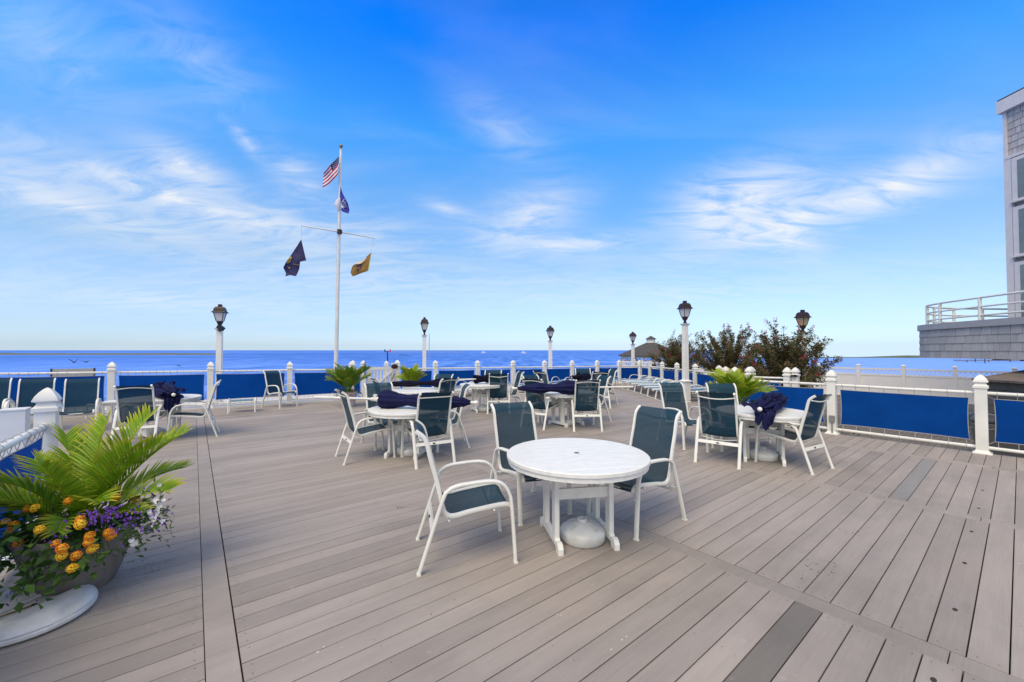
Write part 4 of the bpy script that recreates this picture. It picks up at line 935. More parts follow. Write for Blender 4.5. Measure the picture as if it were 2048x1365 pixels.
# chaise loungers
def make_lounger():
    root = thing('chaise_lounger', '', 'lounger')
    for sx in (-1, 1):
        x = sx * .30
        MB().tube(smooth_path([(x, -.95, .30), (x, -.90, .335), (x, .0, .33), (x, .25, .33), (x, .92, .38), (x, 1.0, .36)], 3), .016, 8).build('side_rail', FRAME, root, 60)
        MB().tube(smooth_path([(x, -.80, .32), (x, -.86, .10), (x, -.87, .0)], 3), .015, 8).build('leg', FRAME, root, 60)
        MB().tube(smooth_path([(x, .38, .32), (x, .58, .02)], 3), .015, 8).build('leg', FRAME, root, 60)
        MB().tube(smooth_path([(x, -.12, .33), (x, -.06, .46), (x, .05, .52), (x, .25, .52), (x, .40, .46), (x, .50, .35)], 4), .014, 8).build('arm', FRAME, root, 60)
    MB().tube([(-.30, -.868, .015), (.30, -.868, .015)], .013, 8).build('cross_bar', FRAME, root, 60); MB().tube([(-.30, .55, .06), (.30, .55, .06)], .013, 8).build('cross_bar', FRAME, root, 60)
    MB().grid(lambda u, v: (-.29 + .58 * u, -.90 + 1.05 * v, .335 - .02 * sin(pi * u)), 6, 12).build('seat_sling', SLINGL, root, True)
    MB().grid(lambda u, v: (-.29 + .58 * u, .19 + .76 * v, .337 + .045 * v - .02 * sin(pi * u)), 6, 8).build('back_sling', SLINGL, root, True)
    return root
lg0 = make_lounger()
LG = [(5.55, 12.85, -84, 'nearest chaise lounger of the row along the blue fence'), (5.60, 13.75, -86, 'second chaise lounger from the near end of the row'), (5.62, 14.55, -88, 'third chaise lounger from the near end of the row'), (5.60, 15.25, -86, 'fourth chaise lounger from the near end of the row'), (5.58, 15.95, -87, 'fifth chaise lounger from the near end of the row'), (5.5, 16.7, -84, 'sixth chaise lounger from the near end of the row'), (5.4, 17.6, -70, 'last chaise lounger of the row, by the fence corner'),
      (4.0, 17.1, -48, 'lounger at the far fence right of the farthest table'), (1.9, 16.2, -40, 'lounger at the far fence behind the farthest table, right one'), (0.9, 15.6, -42, 'lounger at the far fence behind the farthest table, left one'), (-.6, 14.7, -35, 'lounger at the far fence behind the black-bundle table'), (-1.7, 14.2, -38, 'leftmost lounger at the far fence')]
for i, (x, y, a_, lab) in enumerate(LG):
    rz = radians(a_)
    if i == 0: lg0.location = (x, y, 0); lg0.rotation_euler = (0, 0, rz); lg0['label'] = lab; lg0['group'] = 'chaise loungers'
    else: dup(lg0, (x, y, 0), rz, lab, 'chaise loungers')

# ================================================================== FOLDED UMBRELLAS
def umbrella(label, fin, end, k0, k1, prof, m_=NAVY, pleats=9, seed=1, squash=0.8, depth=0.16, pole_to=1.0, hub=None, flaps=0, droop=None, hang=()):
    """fin = finial end, end = pole end; canopy between fractions k0..k1 with radius profile prof [(f,r)]"""
    fin, end = Vector(fin), Vector(end); ax = (end - fin); L = ax.length; ax.normalize(); rng = random.Random(seed)
    root = thing('folded_umbrella', label, 'umbrella', (fin.x, fin.y, TZ + .001), 0, 'folded umbrellas on the tables')
    side_ = ax.cross(Vector((0, 0, 1))).normalized(); up = side_.cross(ax)
    MB().cyl(fin, fin + ax * (L * pole_to), .019, n=12).build('pole', FRAME, root, 60, True)
    mb = MB(); R = ax.to_track_quat('Z', 'Y').to_matrix()
    pr = [(.001, -.062), (.020, -.057), (.031, -.040), (.031, -.022), (.024, -.005), (.019, .02)]; n = 14
    P = [fin + R @ Vector((r * cos(2 * pi * k / n), r * sin(2 * pi * k / n), z)) for r, z in pr for k in range(n)]
    mb.add(P, [(i * n + k, i * n + (k + 1) % n, (i + 1) * n + (k + 1) % n, (i + 1) * n + k) for i in range(len(pr) - 1) for k in range(n)] + [tuple(range(n - 1, -1, -1))]); mb.build('finial', FRAME, root, 50, True)
    nu, nv = 72, 44; amps = [rng.uniform(.5, 1.3) for _ in range(pleats)]; tw = rng.uniform(-.8, .8)
    def rad(f):
        for (f0, r0), (f1, r1) in zip(prof, prof[1:]):
            if f <= f1: k = (f - f0) / (f1 - f0); k = k * k * (3 - 2 * k); return r0 + (r1 - r0) * k
        return prof[-1][1]
    def fn(u, v):
        f = v; a_ = 2 * pi * u + tw * f; r = rad(f); ph = a_ * pleats / (2 * pi); am = amps[int(ph) % pleats]
        fold = abs((ph % 1.0) - .5) * 2; rr = r * (1 - depth * am * fold ** 1.5)
        rr *= 1 + .09 * noise.noise(Vector((cos(a_) * 2 + seed, sin(a_) * 2, f * 7))) + .05 * noise.noise(Vector((cos(a_) * 6, sin(a_) * 6 + seed, f * 18)))
        c = fin + ax * (L * (k0 + (k1 - k0) * f))
        if droop: c = c + Vector((0, 0, droop * (1 - f) ** 2))
        q = c + side_ * (rr * cos(a_)) + up * (rr * squash * sin(a_))
        return q
    zmin = TZ + .004
    def fn2(u, v):
        q = fn(u, v); return q
    MB().grid(fn2, nu, nv).build('canopy', m_, root, 70, True)
    if hub:
        c = fin + ax * (L * hub); mb = MB(); mb.cyl(c - ax * .09, c + ax * .06, .036, .030, 12); mb.box(c + up * .045, (.05, .05, .06)); mb.build('crank_hub', FRAME, root, 50, True)
        mb = MB(); mb.tube([c - up * .02 + side_ * .04, c + ax * .06 - up * .06 + side_ * .06, c + ax * .11 - up * .05 + side_ * .05], .007, 6); mb.build('crank_handle', BLACK, root, False, True)
    # strap round the waist
    wf = min(prof[1:-1], key=lambda p: p[1])[0] if len(prof) > 3 else .5
    MB().tube([fn(k / 24, wf) + (fn(k / 24, wf) - (fin + ax * (L * (k0 + (k1 - k0) * wf)))) * .05 for k in range(24)], .008, 6, True).build('tie_strap', m_, root, True, True)
    # scalloped valance flaps hanging out of the bundle
    for j in range(flaps):
        f = rng.uniform(.0, .5); a_ = rng.uniform(pi * .05, pi * .95) * (1 if rng.random() < .75 else -1); w = rng.uniform(.14, .24); h = rng.uniform(.08, .16)
        b0 = fn((a_ / (2 * pi)) % 1.0, f); out_ = (b0 - (fin + ax * (L * (k0 + (k1 - k0) * f)))).normalized(); tdir = (ax * cos(j * 1.3) + side_ * sin(j * 1.3)).normalized()
        def ff(u, v, b0=b0, out_=out_, tdir=tdir, w=w, h=h, j=j):
            x = (u - .5) * w * (1 - .55 * v * v); p = b0 + tdir * x + out_ * (.035 * sin(v * 2.6) + .02 * sin(u * 7 + j)) + (ax * (-.6 * h * v) + side_ * (.4 * h * v * cos(j * 2.1))) + Vector((0, 0, .02 - h * .55 * v * v + .015 * sin(u * 9 + v * 4 + j)))
            p.z = max(p.z, zmin + .004 + .003 * j) if math.hypot(p.x - TCX[0], p.y - TCX[1]) < TR + .02 else p.z; return p
        MB().grid(ff, 8, 8).build('canopy_flap', m_, root, 70, True)
    for j, (hx_, hy_, w, h) in enumerate(hang):      # cloth hanging over the table edge
        o_ = Vector((hx_ - TCX[0], hy_ - TCX[1], 0)).normalized(); tv = Vector((-o_.y, o_.x, 0)); e_ = Vector((TCX[0], TCX[1], 0)) + o_ * (TR + .012)
        def fh(u, v, o_=o_, tv=tv, e_=e_, w=w, h=h, j=j):
            x = (u - .5) * w * (1 - .35 * v) + .015 * sin(3 * v + j); wave = .014 * sin(u * 11 + j + v * 2)
            if v < .35: k = v / .35; return e_ + tv * x + o_ * (-.16 * (1 - k)) + Vector((0, 0, TZ + .035 + .06 * (1 - k) + wave))
            k = (v - .35) / .65; return e_ + tv * x + o_ * (.012 + wave + .012 * k) + Vector((0, 0, TZ + .035 - h * k * (1 - .35 * abs(2 * u - 1) ** 2)))
        MB().grid(fh, 10, 14).build('canopy_flap', m_, root, 70, True)
    return root
TCX = (0, 0)
prof_long = [(0, .035), (.08, .075), (.30, .14), (.48, .15), (.62, .115), (.70, .092), (.78, .112), (.93, .168), (1.0, .155)]
umbrella('navy umbrella folded on the left-centre table, white pole reaching out to the left', (-.56, 5.98, .84), (-3.18, 6.50, .86), .02, .555, prof_long, seed=3, hub=.60, squash=.9)
umbrella('navy umbrella folded on the table behind the nearest one, pole reaching to the right', (.06, 8.19, .84), (2.50, 8.32, .86), .02, .52, [(0, .03), (.1, .06), (.4, .12), (.55, .085), (.62, .09), (.85, .165), (1, .15)], seed=5, squash=.95)
umbrella('very dark umbrella tied in the middle on the table before the gate', (-2.95, 9.30, .83), (-1.45, 9.28, .87), .06, .96, [(0, .04), (.15, .08), (.35, .095), (.58, .06), (.66, .06), (.9, .13), (1, .14)], m_=NAVYB, seed=8, pole_to=.99)
TCX = (3.72, 6.0)
umbrella('crumpled navy umbrella, white knob towards the camera, on the table by the right fence', (3.385, 5.50, .815), (4.22, 6.38, .86), .0, .98, [(0, .055), (.08, .11), (.25, .165), (.45, .175), (.62, .155), (.85, .165), (1, .12)], seed=12, squash=.78, depth=.42, pleats=8, flaps=9, pole_to=.97, hang=[(3.33, 5.47, .12, .16), (3.43, 5.44, .14, .22), (3.50, 5.47, .12, .15)])
TCX = (-6.66, 7.66)
umbrella('crumpled navy umbrella, white knob towards the camera, on the table behind the near palm', (-6.12, 7.28, .815), (-7.05, 8.0, .86), .0, .98, [(0, .06), (.08, .12), (.25, .17), (.45, .19), (.62, .17), (.85, .18), (1, .12)], seed=15, squash=.85, depth=.42, pleats=8, flaps=9, pole_to=.97, hang=[(-6.17, 7.20, .12, .22), (-6.10, 7.24, .12, .30), (-6.04, 7.33, .12, .14)])
TCX = (-.78, 10.75)
umbrella('black umbrella bundle with its pole end towards the left on the middle-distance table', (-.35, 10.95, .85), (-1.42, 10.5, .85), .02, .60, [(0, .04), (.2, .10), (.5, .14), (.62, .10), (.75, .12), (1, .15)], m_=NAVYB, seed=18, flaps=6, depth=.3)
TCX = (2.28, 12.05)
umbrella('small dark umbrella bundle on the farthest table', (1.78, 11.75, .81), (2.5, 12.3, .83), .0, .75, [(0, .05), (.3, .11), (.5, .10), (.7, .13), (1, .12)], m_=NAVYB, seed=21, flaps=8, depth=.3, pole_to=.9)

# big spare base at the lower left
SPR = on_z(42, 1236); rt = thing('umbrella_base', 'large oval white umbrella base with a rust stain lying by the near planter', 'umbrella base', (SPR.x, SPR.y, 0), radians(-12))
mb = MB(); mb.lathe([(0, .004), (.34, .004), (.36, .018), (.36, .034), (.34, .048), (0, .052)], 48, cap=False, sy=.86); mb.build('plate', BASEW, rt, 40)
for sg, nm in ((1, 'lobe'), (-1, 'lobe')):
    def fq(u, v, sg=sg):
        # a half-moon shell on either side of the channel
        x = .065 + .28 * u; yw = .86 * sqrt(max(0, .352 ** 2 - x * x)); y = yw * (2 * v - 1)
        e = min(1, min(u * 6, (1 - u) * 2.2 + .0)) * min(1, min(v, 1 - v) * 7); return (sg * x, y, .046 + .042 * sqrt(max(0, e)))
    MB().grid(fq, 14, 20).build(nm, BASEW, rt, 60)
MB().tube([(-.06, -.22, .056), (-.055, 0, .062), (-.06, .22, .056)], .010, 6).build('ridge', BASEW, rt, 60)
RUST = mat('rust_stain', (0.33, 0.17, 0.05), 0.8, 0.3, 30)
mb = MB(); pth = smooth_path([(.02, .03), (.0, -.03), (-.02, -.09), (-.015, -.15), (-.02, -.20)], 4)
mb.add([(x + sg * w, y, .0545) for (x, y), w in zip(pth, [.012, .011, .010, .009] * 6) for sg in (-1, 1)], [(2 * i, 2 * i + 1, 2 * i + 3, 2 * i + 2) for i in range(len(pth) - 1)]); mb.build('rust_streak', RUST, rt)
MB().lathe([(0, .0555), (.013, .0555), (.015, .053)], 12, (.02, .045, 0), cap=False).build('bolt_hole', BLACK, rt)
#PART3
# ================================================================== PLANTS
def leaf_mat(name, stops, rough=0.55, sub=0.3):
    m = bpy.data.materials.new(name); m.use_nodes = True; t = m.node_tree; b = t.nodes['Principled BSDF']; b.inputs['Roughness'].default_value = rough; b.inputs['Specular IOR Level'].default_value = 0.3
    g = N(t, 'ShaderNodeNewGeometry'); c = ramp(t, g.outputs['Random Per Island'], stops, 'LINEAR'); t.links.new(c, b.inputs['Base Color'])
    tr = N(t, 'ShaderNodeBsdfTranslucent'); t.links.new(c, tr.inputs[0]); mx = N(t, 'ShaderNodeMixShader', ins={0: sub}); t.links.new(b.outputs[0], mx.inputs[1]); t.links.new(tr.outputs[0], mx.inputs[2]); t.links.new(mx.outputs[0], t.nodes['Material Output'].inputs[0])
    return m
LEAF = leaf_mat('lantana_leaf', [(0, (0.022, 0.065, 0.012)), (.5, (0.05, 0.125, 0.018)), (1, (0.11, 0.22, 0.035))])
THIN = leaf_mat('trailing_leaf', [(0, (0.03, 0.07, 0.015)), (1, (0.09, 0.16, 0.04))])
CRAPE = leaf_mat('crape_myrtle_leaf', [(0, (0.05, 0.075, 0.024)), (.40, (0.115, 0.145, 0.045)), (.65, (0.18, 0.175, 0.065)), (.82, (0.28, 0.17, 0.07)), (1, (0.38, 0.13, 0.08))], sub=.45)
PINK = leaf_mat('crape_flower', [(0, (0.34, 0.02, 0.06)), (1, (0.62, 0.045, 0.11))])
ORG = leaf_mat('lantana_petal', [(0, (0.75, 0.17, 0.008)), (.5, (0.85, 0.30, 0.010)), (1, (0.88, 0.50, 0.02))], sub=.15)
YEL = leaf_mat('yellow_lantana_petal', [(0, (0.85, 0.38, 0.01)), (1, (0.9, 0.62, 0.03))], sub=.15)
PUR = leaf_mat('purple_petal', [(0, (0.07, 0.018, 0.22)), (1, (0.21, 0.07, 0.46))], sub=.2)
WPET = leaf_mat('white_petal', [(0, (0.62, 0.60, 0.58)), (1, (0.8, 0.78, 0.74))], sub=.2)
FPINK = leaf_mat('pink_petal', [(0, (0.33, 0.05, 0.19)), (.6, (0.45, 0.14, 0.32)), (1, (0.30, 0.20, 0.45))], sub=.2)
BARK = mat('bark', (0.14, 0.10, 0.07), 0.85, 0.2, 12, 0.3, 60)
def palm_mat(name, green, yellow, brown):
    m = leaf_mat(name, [(0, green), (1, tuple(min(1, g * 1.5) for g in green))], 0.45, 0.3); t = m.node_tree; b = t.nodes['Principled BSDF']; src = b.inputs['Base Color'].links[0].from_socket
    at = N(t, 'ShaderNodeAttribute', attribute_name='tip'); r1 = ramp(t, at.outputs['Fac'], [(0.35, 0.0), (0.9, 0.9)])
    mx = N(t, 'ShaderNodeMix', data_type='RGBA', ins={7: (*yellow, 1)}); t.links.new(r1, mx.inputs[0]); t.links.new(src, mx.inputs[6])
    r2 = ramp(t, at.outputs['Fac'], [(0.90, 0.0), (1.0, 0.8)]); mx2 = N(t, 'ShaderNodeMix', data_type='RGBA', ins={7: (*brown, 1)}); t.links.new(r2, mx2.inputs[0]); t.links.new(mx.outputs[2], mx2.inputs[6])
    t.links.new(mx2.outputs[2], b.inputs['Base Color'])
    for n in t.nodes:
        if n.type == 'BSDF_TRANSLUCENT': t.links.new(mx2.outputs[2], n.inputs[0])
    return m
PALM = palm_mat('areca_palm_leaf', (0.19, 0.31, 0.014), (0.58, 0.50, 0.035), (0.36, 0.17, 0.03))
PALMD = palm_mat('dark_palm_leaf', (0.10, 0.20, 0.018), (0.38, 0.34, 0.035), (0.28, 0.15, 0.04))
def frond(root, base, azim, elev, L, droop, nl=34, ll=0.34, wl=0.017, seed=0, m_=PALM, lift=0.5, start=0.22, twist=0.0):
    rng = random.Random(seed); V = []; Fc = []; tip = []
    d = Vector((cos(azim) * cos(elev), sin(azim) * cos(elev), sin(elev))); p = Vector(base); nseg = 24; pts = [p.copy()]; dirs = [d.copy()]
    for i in range(nseg):
        e_ = elev - droop * ((i + 1) / nseg) ** 1.6; d = Vector((cos(azim) * cos(e_), sin(azim) * cos(e_), sin(e_))); p = p + d * (L / nseg); pts.append(p.copy()); dirs.append(d.copy())
    # rachis
    for i in range(nseg + 1):
        r = .008 * (1 - .8 * i / nseg) + .0012; a_ = dirs[i].orthogonal().normalized(); b_ = dirs[i].cross(a_)
        for k in range(5): V.append(pts[i] + a_ * r * cos(2 * pi * k / 5) + b_ * r * sin(2 * pi * k / 5)); tip.append(.35 + .3 * i / nseg)
    for i in range(nseg):
        for k in range(5): Fc.append((i * 5 + k, i * 5 + (k + 1) % 5, i * 5 + 5 + (k + 1) % 5, i * 5 + 5 + k))
    for j in range(nl):
        f = start + (1 - start) * (j + .5) / nl; x = f * nseg; i = min(int(x), nseg - 1); q = pts[i].lerp(pts[i + 1], x - i); dd = dirs[i]
        sidev = dd.cross(Vector((0, 0, 1))); sidev = sidev.normalized() if sidev.length > .05 else Vector((cos(azim + pi / 2), sin(azim + pi / 2), 0)); upv = sidev.cross(dd).normalized()
        if twist: sidev, upv = sidev * cos(twist) + upv * sin(twist), upv * cos(twist) - sidev * sin(twist)
        g = sin(pi * min(1, .18 + .82 * (f - start) / (1 - start))) ** .6; ln = ll * (.45 + .55 * g) * rng.uniform(.88, 1.1)
        fw = .55 + .55 * f
        for sg in (-1, 1):
            if rng.random() < .03: continue
            ld = (dd * fw + sidev * sg * (1.0 - .25 * f) + upv * lift * rng.uniform(.8, 1.2)).normalized(); nrm = ld.cross(dd).normalized(); wv = (nrm.cross(ld)).normalized()
            ns = 4; o = len(V); dr = rng.uniform(.10, .28)
            for s_ in range(ns + 1):
                k = s_ / ns; c = q + ld * (ln * k) + Vector((0, 0, -dr * ln * k ** 2.2)); w = wl * (sin(pi * (.12 + .88 * k) ** .75) + .04) * (1 if s_ < ns else .12)
                fold = nrm * (-.25 * w)
                V += [c + wv * w * .5 + fold, c - fold * .2, c - wv * w * .5 + fold]; tv = k * (.55 + .45 * f) + rng.uniform(-.05, .09); tip += [min(1, tv)] * 3
            for s_ in range(ns):
                a0 = o + s_ * 3; Fc += [(a0, a0 + 1, a0 + 4, a0 + 3), (a0 + 1, a0 + 2, a0 + 5, a0 + 4)]
    mb = MB(); mb.add(V, Fc); me = mb.mesh('frond', m_, False); at = me.attributes.new('tip', 'FLOAT', 'POINT'); at.data.foreach_set('value', [max(0, x) for x in tip])
    o = bpy.data.objects.new('frond', me); COL.objects.link(o); o.parent = root; return o
def leaf(mb, c, d, nrm, L, w):
    d = d.normalized(); s_ = d.cross(nrm); s_ = s_.normalized() if s_.length > .01 else d.orthogonal().normalized(); n_ = s_.cross(d)
    mb.add([c, c + d * L * .4 + s_ * w * .5 + n_ * L * .06, c + d * L * .4 - n_ * .0, c + d * L * .4 - s_ * w * .5 + n_ * L * .06, c + d * L - n_ * L * .08], [(0, 1, 2), (0, 2, 3), (1, 4, 2), (2, 4, 3)])
def rv(rng): 
    while 1:
        v = Vector((rng.uniform(-1, 1), rng.uniform(-1, 1), rng.uniform(-1, 1)))
        if .05 < v.length < 1: return v.normalized()
def floret_head(root, c, up, R, m_, seed, name='flower_head'):
    rng = random.Random(seed); mb = MB(); up = up.normalized()
    for i in range(30):
        z = 1 - 1.25 * (i + .5) / 30; r = sqrt(max(0, 1 - z * z)); a_ = i * 2.399; loc = Vector((r * cos(a_), r * sin(a_), z)); R3 = up.to_track_quat('Z', 'Y').to_matrix(); n_ = R3 @ loc; p = c + n_ * R * rng.uniform(.9, 1.08)
        t1 = n_.orthogonal().normalized(); t2 = n_.cross(t1); q = R * .36
        mb.add([p + n_ * .003] + [p + t1 * (q * cos(k * pi / 4 + i) * (1 if k % 2 else .62)) + t2 * (q * sin(k * pi / 4 + i) * (1 if k % 2 else .62)) for k in range(8)], [(0, k + 1, (k + 1) % 8 + 1) for k in range(8)])
    o = mb.build(name, m_, root); return o
# ---- near planter, lower left
PL = Vector((-2.985, 2.80, 0)); RIM = .40
POTM = mat('weathered_grey_pot', (0.235, 0.215, 0.195), 0.75, 0.15, 5, 0.15, 30, col2=(0.125, 0.112, 0.10), stretch=(1, 1, .5))
pot = thing('planter_pot', 'large weathered grey tapered planter pot at the lower left', 'pot', PL)
MB().lathe([(0, .002), (.185, .002), (.195, .02), (.225, .10), (.262, .22), (.292, .34), (.300, .38), (.312, .385), (.312, .415), (.296, .418), (.284, .40), (.27, .33)], 48, cap=False).build('pot_wall', POTM, pot, 40)
MB().lathe([(0, .365), (.285, .36)], 24, cap=False).build('soil', mat('soil', (0.03, 0.022, 0.016), 0.95), pot)
palm = thing('palm_plant', 'yellow-green feathery palm growing in the large grey pot', 'palm', PL + Vector((0, 0, .36)))
FR = [  # azimuth (deg, 0 = right, -90 = towards camera), elevation, length, droop, leaflet length, twist
    (200, 50, .66, 1.15, .27, .35), (165, 62, .66, .8, .26, 0), (38, 60, .80, .50, .27, -.2), (8, 42, .60, .75, .23, -.3), (-30, 62, .50, 1.2, .20, 0), (70, 72, .82, .40, .28, 0), (100, 82, .74, .3, .27, .5), (-80, 76, .58, .5, .26, .4),
    (235, 58, .60, 1.1, .24, .2), (130, 60, .70, .7, .26, 0), (-120, 70, .58, .8, .24, 0), (50, 48, .62, .8, .24, 0), (185, 42, .56, 1.0, .22, .2), (0, 74, .66, .6, .26, .3), (-55, 50, .44, 1.3, .18, 0), (22, 66, .70, .5, .26, .2), (150, 74, .70, .5, .26, -.3), (-10, 30, .50, .5, .18, 0)]
for i, (az_, el_, L, dr, ll, tw) in enumerate(FR):
    frond(palm, (0.03 * cos(radians(az_)), 0.03 * sin(radians(az_)), .02), radians(az_), radians(el_), L, dr, 25, ll, .018, 100 + i, PALM if i not in (10, 14) else PALMD, .45, .26, tw)
mb = MB()
for k in range(6): mb.tube([(.05 * cos(k), .05 * sin(k), -.02), (.04 * cos(k), .04 * sin(k), .18)], [.014, .009], 6)
mb.build('stem', mat('palm_stem', (0.11, 0.13, 0.03), 0.6), palm)
lan = thing('lantana_plant', 'orange-flowered leafy lantana spilling over the front of the grey pot', 'flowering plant', PL + Vector((0, 0, .36))); rng = random.Random(77); mb = MB()
def mound(mb, rng, n, az0, az1, r0, r1, z0, z1, Lf, wf, fall=.5):
    for i in range(n):
        a_ = radians(rng.uniform(az0, az1)); r = r0 + (r1 - r0) * rng.random() ** .7; z = z0 + (z1 - z0) * rng.random() - fall * max(0, r - .30) ** 1.2
        c = Vector((r * cos(a_), r * sin(a_), z)); d = (Vector((cos(a_), sin(a_), rng.uniform(-.5, .5))) + rv(rng) * .9); nn = Vector((cos(a_) * .5, sin(a_) * .5 - .2, .8)) + rv(rng) * .5
        s_ = rng.uniform(.6, 1.2); leaf(mb, c, d, nn, Lf * s_, wf * s_)
mound(mb, rng, 620, 160, 330, .08, .52, -.16, .20, .068, .042, .5); mound(mb, rng, 200, -60, 60, .05, .34, -.02, .16, .06, .036, .4)
mb.build('foliage', LEAF, lan)['kind'] = 'stuff'
mb = MB()
for k in range(26):
    a_ = radians(rng.uniform(160, 340)); r = rng.uniform(.25, .5); mb.tube(smooth_path([(0.05 * cos(a_), .05 * sin(a_), 0), (r * .6 * cos(a_), r * .6 * sin(a_), .12), (r * cos(a_), r * sin(a_), rng.uniform(-.12, .1))], 3), .003, 4)
mb.build('stems', mat('green_stem', (0.06, 0.09, 0.02), 0.7), lan)
HEADS = [(10, 1046), (27, 1050), (20, 1063), (80, 1060), (37, 1088), (57, 1017), (71, 1017), (137, 1003), (160, 1040), (161, 1050), (112, 1088), (125, 1098), (124, 1113), (180, 1073), (178, 1085), (186, 1098), (218, 1066), (223, 1073), (145, 1137), (232, 996), (265, 995), (274, 1003), (152, 1112)]
for i, (u, v) in enumerate(HEADS):
    dy = -0.50 + .0022 * abs(u - 130) + (.28 if v < 1010 else 0) + (.12 if 1010 <= v < 1045 else 0); p = at_y(u, v, PL.y + dy) - lan.location
    floret_head(lan, p, Vector((rng.uniform(-.4, .4), -.8, .75)), rng.uniform(.021, .027), ORG if i % 3 else YEL, 300 + i)
pp = thing('purple_flower_plant', 'purple fan flowers trailing over the right side of the grey pot', 'flowering plant', PL + Vector((0, 0, .36)))
mb = MB(); mound(mb, rng, 420, -75, 75, .10, .50, -.10, .14, .045, .016, .45); mb.build('foliage', THIN, pp)['kind'] = 'stuff'
CL = [(190, 1035, 34), (215, 1030, 30), (258, 1035, 26), (250, 1053, 14), (125, 1060, 12), (205, 1052, 14), (112, 1080, 9), (285, 1065, 8), (312, 1055, 9), (318, 1030, 6), (290, 983, 5), (226, 1102, 4), (28, 1192, 9), (150, 1032, 5), (232, 1018, 8), (218, 1016, 6)]
for ci, (u, v, n) in enumerate(CL):
    mb = MB(); c0 = at_y(u, v, PL.y - .34 - (.12 if v > 1060 else 0) + (.15 if v < 1000 else 0)) - pp.location
    if u == 28: c0 = at_y(u, v, 2.36) - pp.location
    for k in range(n):
        c = c0 + Vector((rng.gauss(0, .028), rng.gauss(0, .03), rng.gauss(0, .022))); nn = (Vector((0, -.7, .5)) + rv(rng) * .6).normalized(); t1 = nn.orthogonal().normalized(); t2 = nn.cross(t1); rr = rng.uniform(.010, .015)
        for q in range(5):
            a_ = -1.0 + q * .5 + rng.uniform(-.1, .1); d = t1 * cos(a_) + t2 * sin(a_); s_ = nn.cross(d); mb.add([c, c + d * rr * .6 + s_ * rr * .2, c + d * rr, c + d * rr * .6 - s_ * rr * .2], [(0, 1, 2, 3)])
    mb.build('flower_cluster', PUR, pp)['kind'] = 'stuff'
mb = MB()
for pts_ in ([(250, 1065), (275, 1075), (300, 1058), (318, 1052)], [(225, 1040), (270, 1068), (285, 1090)], [(190, 1108), (215, 1108), (226, 1100)], [(45, 1130), (52, 1155), (45, 1178), (28, 1192)], [(48, 1125), (55, 1150), (50, 1165)]):
    P3 = [at_y(u, v, PL.y - .40 + .02 * i) - pp.location if pts_[0][0] > 100 else at_y(u, v, 2.45 - .03 * i) - pp.location for i, (u, v) in enumerate(pts_)]; P3 = smooth_path([tuple(p) for p in P3], 5); mb.tube(P3, .003, 4)
    for p in P3:
        for q in range(3): leaf(mb, Vector(p), rv(rng), rv(rng), .022, .008)
mb.build('trailing_stems', THIN, pp)['kind'] = 'stuff'
wp = thing('white_flower_plant', 'white petunias at the right edge of the grey pot', 'flowering plant', PL + Vector((0, 0, .36)))
mb = MB()
for k in range(110):
    u, v = rng.gauss(300, 17), rng.gauss(1025, 30)
    if v > 1060: u -= 40; v += 15
    leaf(mb, at_y(u, v, PL.y + rng.uniform(-.2, .12)) - wp.location, rv(rng), Vector((0, -.6, .6)) + rv(rng) * .5, .05, .018)
mb.build('foliage', THIN, wp)['kind'] = 'stuff'
for k in range(26):
    u, v = (rng.gauss(313, 9), rng.gauss(1022, 24)) if k < 21 else (rng.gauss(272, 7), rng.gauss(1087, 5)); c = at_y(u, v, PL.y - .16 + rng.uniform(-.08, .05)) - wp.location; nn = (Vector((.5, -.6, .4)) + rv(rng) * .4).normalized(); t1 = nn.orthogonal().normalized(); t2 = nn.cross(t1); rr = rng.uniform(.012, .018)
    mb = MB(); mb.add([c - nn * .008] + [c + (t1 * cos(q * pi / 5) + t2 * sin(q * pi / 5)) * rr * (1 if q % 2 else .78) for q in range(10)], [(0, q + 1, (q + 1) % 10 + 1) for q in range(10)]); mb.build('flower', WPET, wp)
# dirt round the pot
mb = MB()
for k in range(70):
    a_ = rng.uniform(-1.2, .9); r = .26 + abs(rng.gauss(0, .12)); c = PL + Vector((r * cos(a_), r * sin(a_), .0035)); leaf(mb, c, Vector((rng.uniform(-1, 1), rng.uniform(-1, 1), 0)), Vector((0, 0, 1)), rng.uniform(.006, .018), .007)
so = mb.build('plant_debris', mat('dry_debris', (0.22, 0.16, 0.09), 0.9, 0.3, 20)); so['kind'] = 'stuff'; tag(so, 'dry fallen petals and dirt scattered beside the grey pot', 'debris')

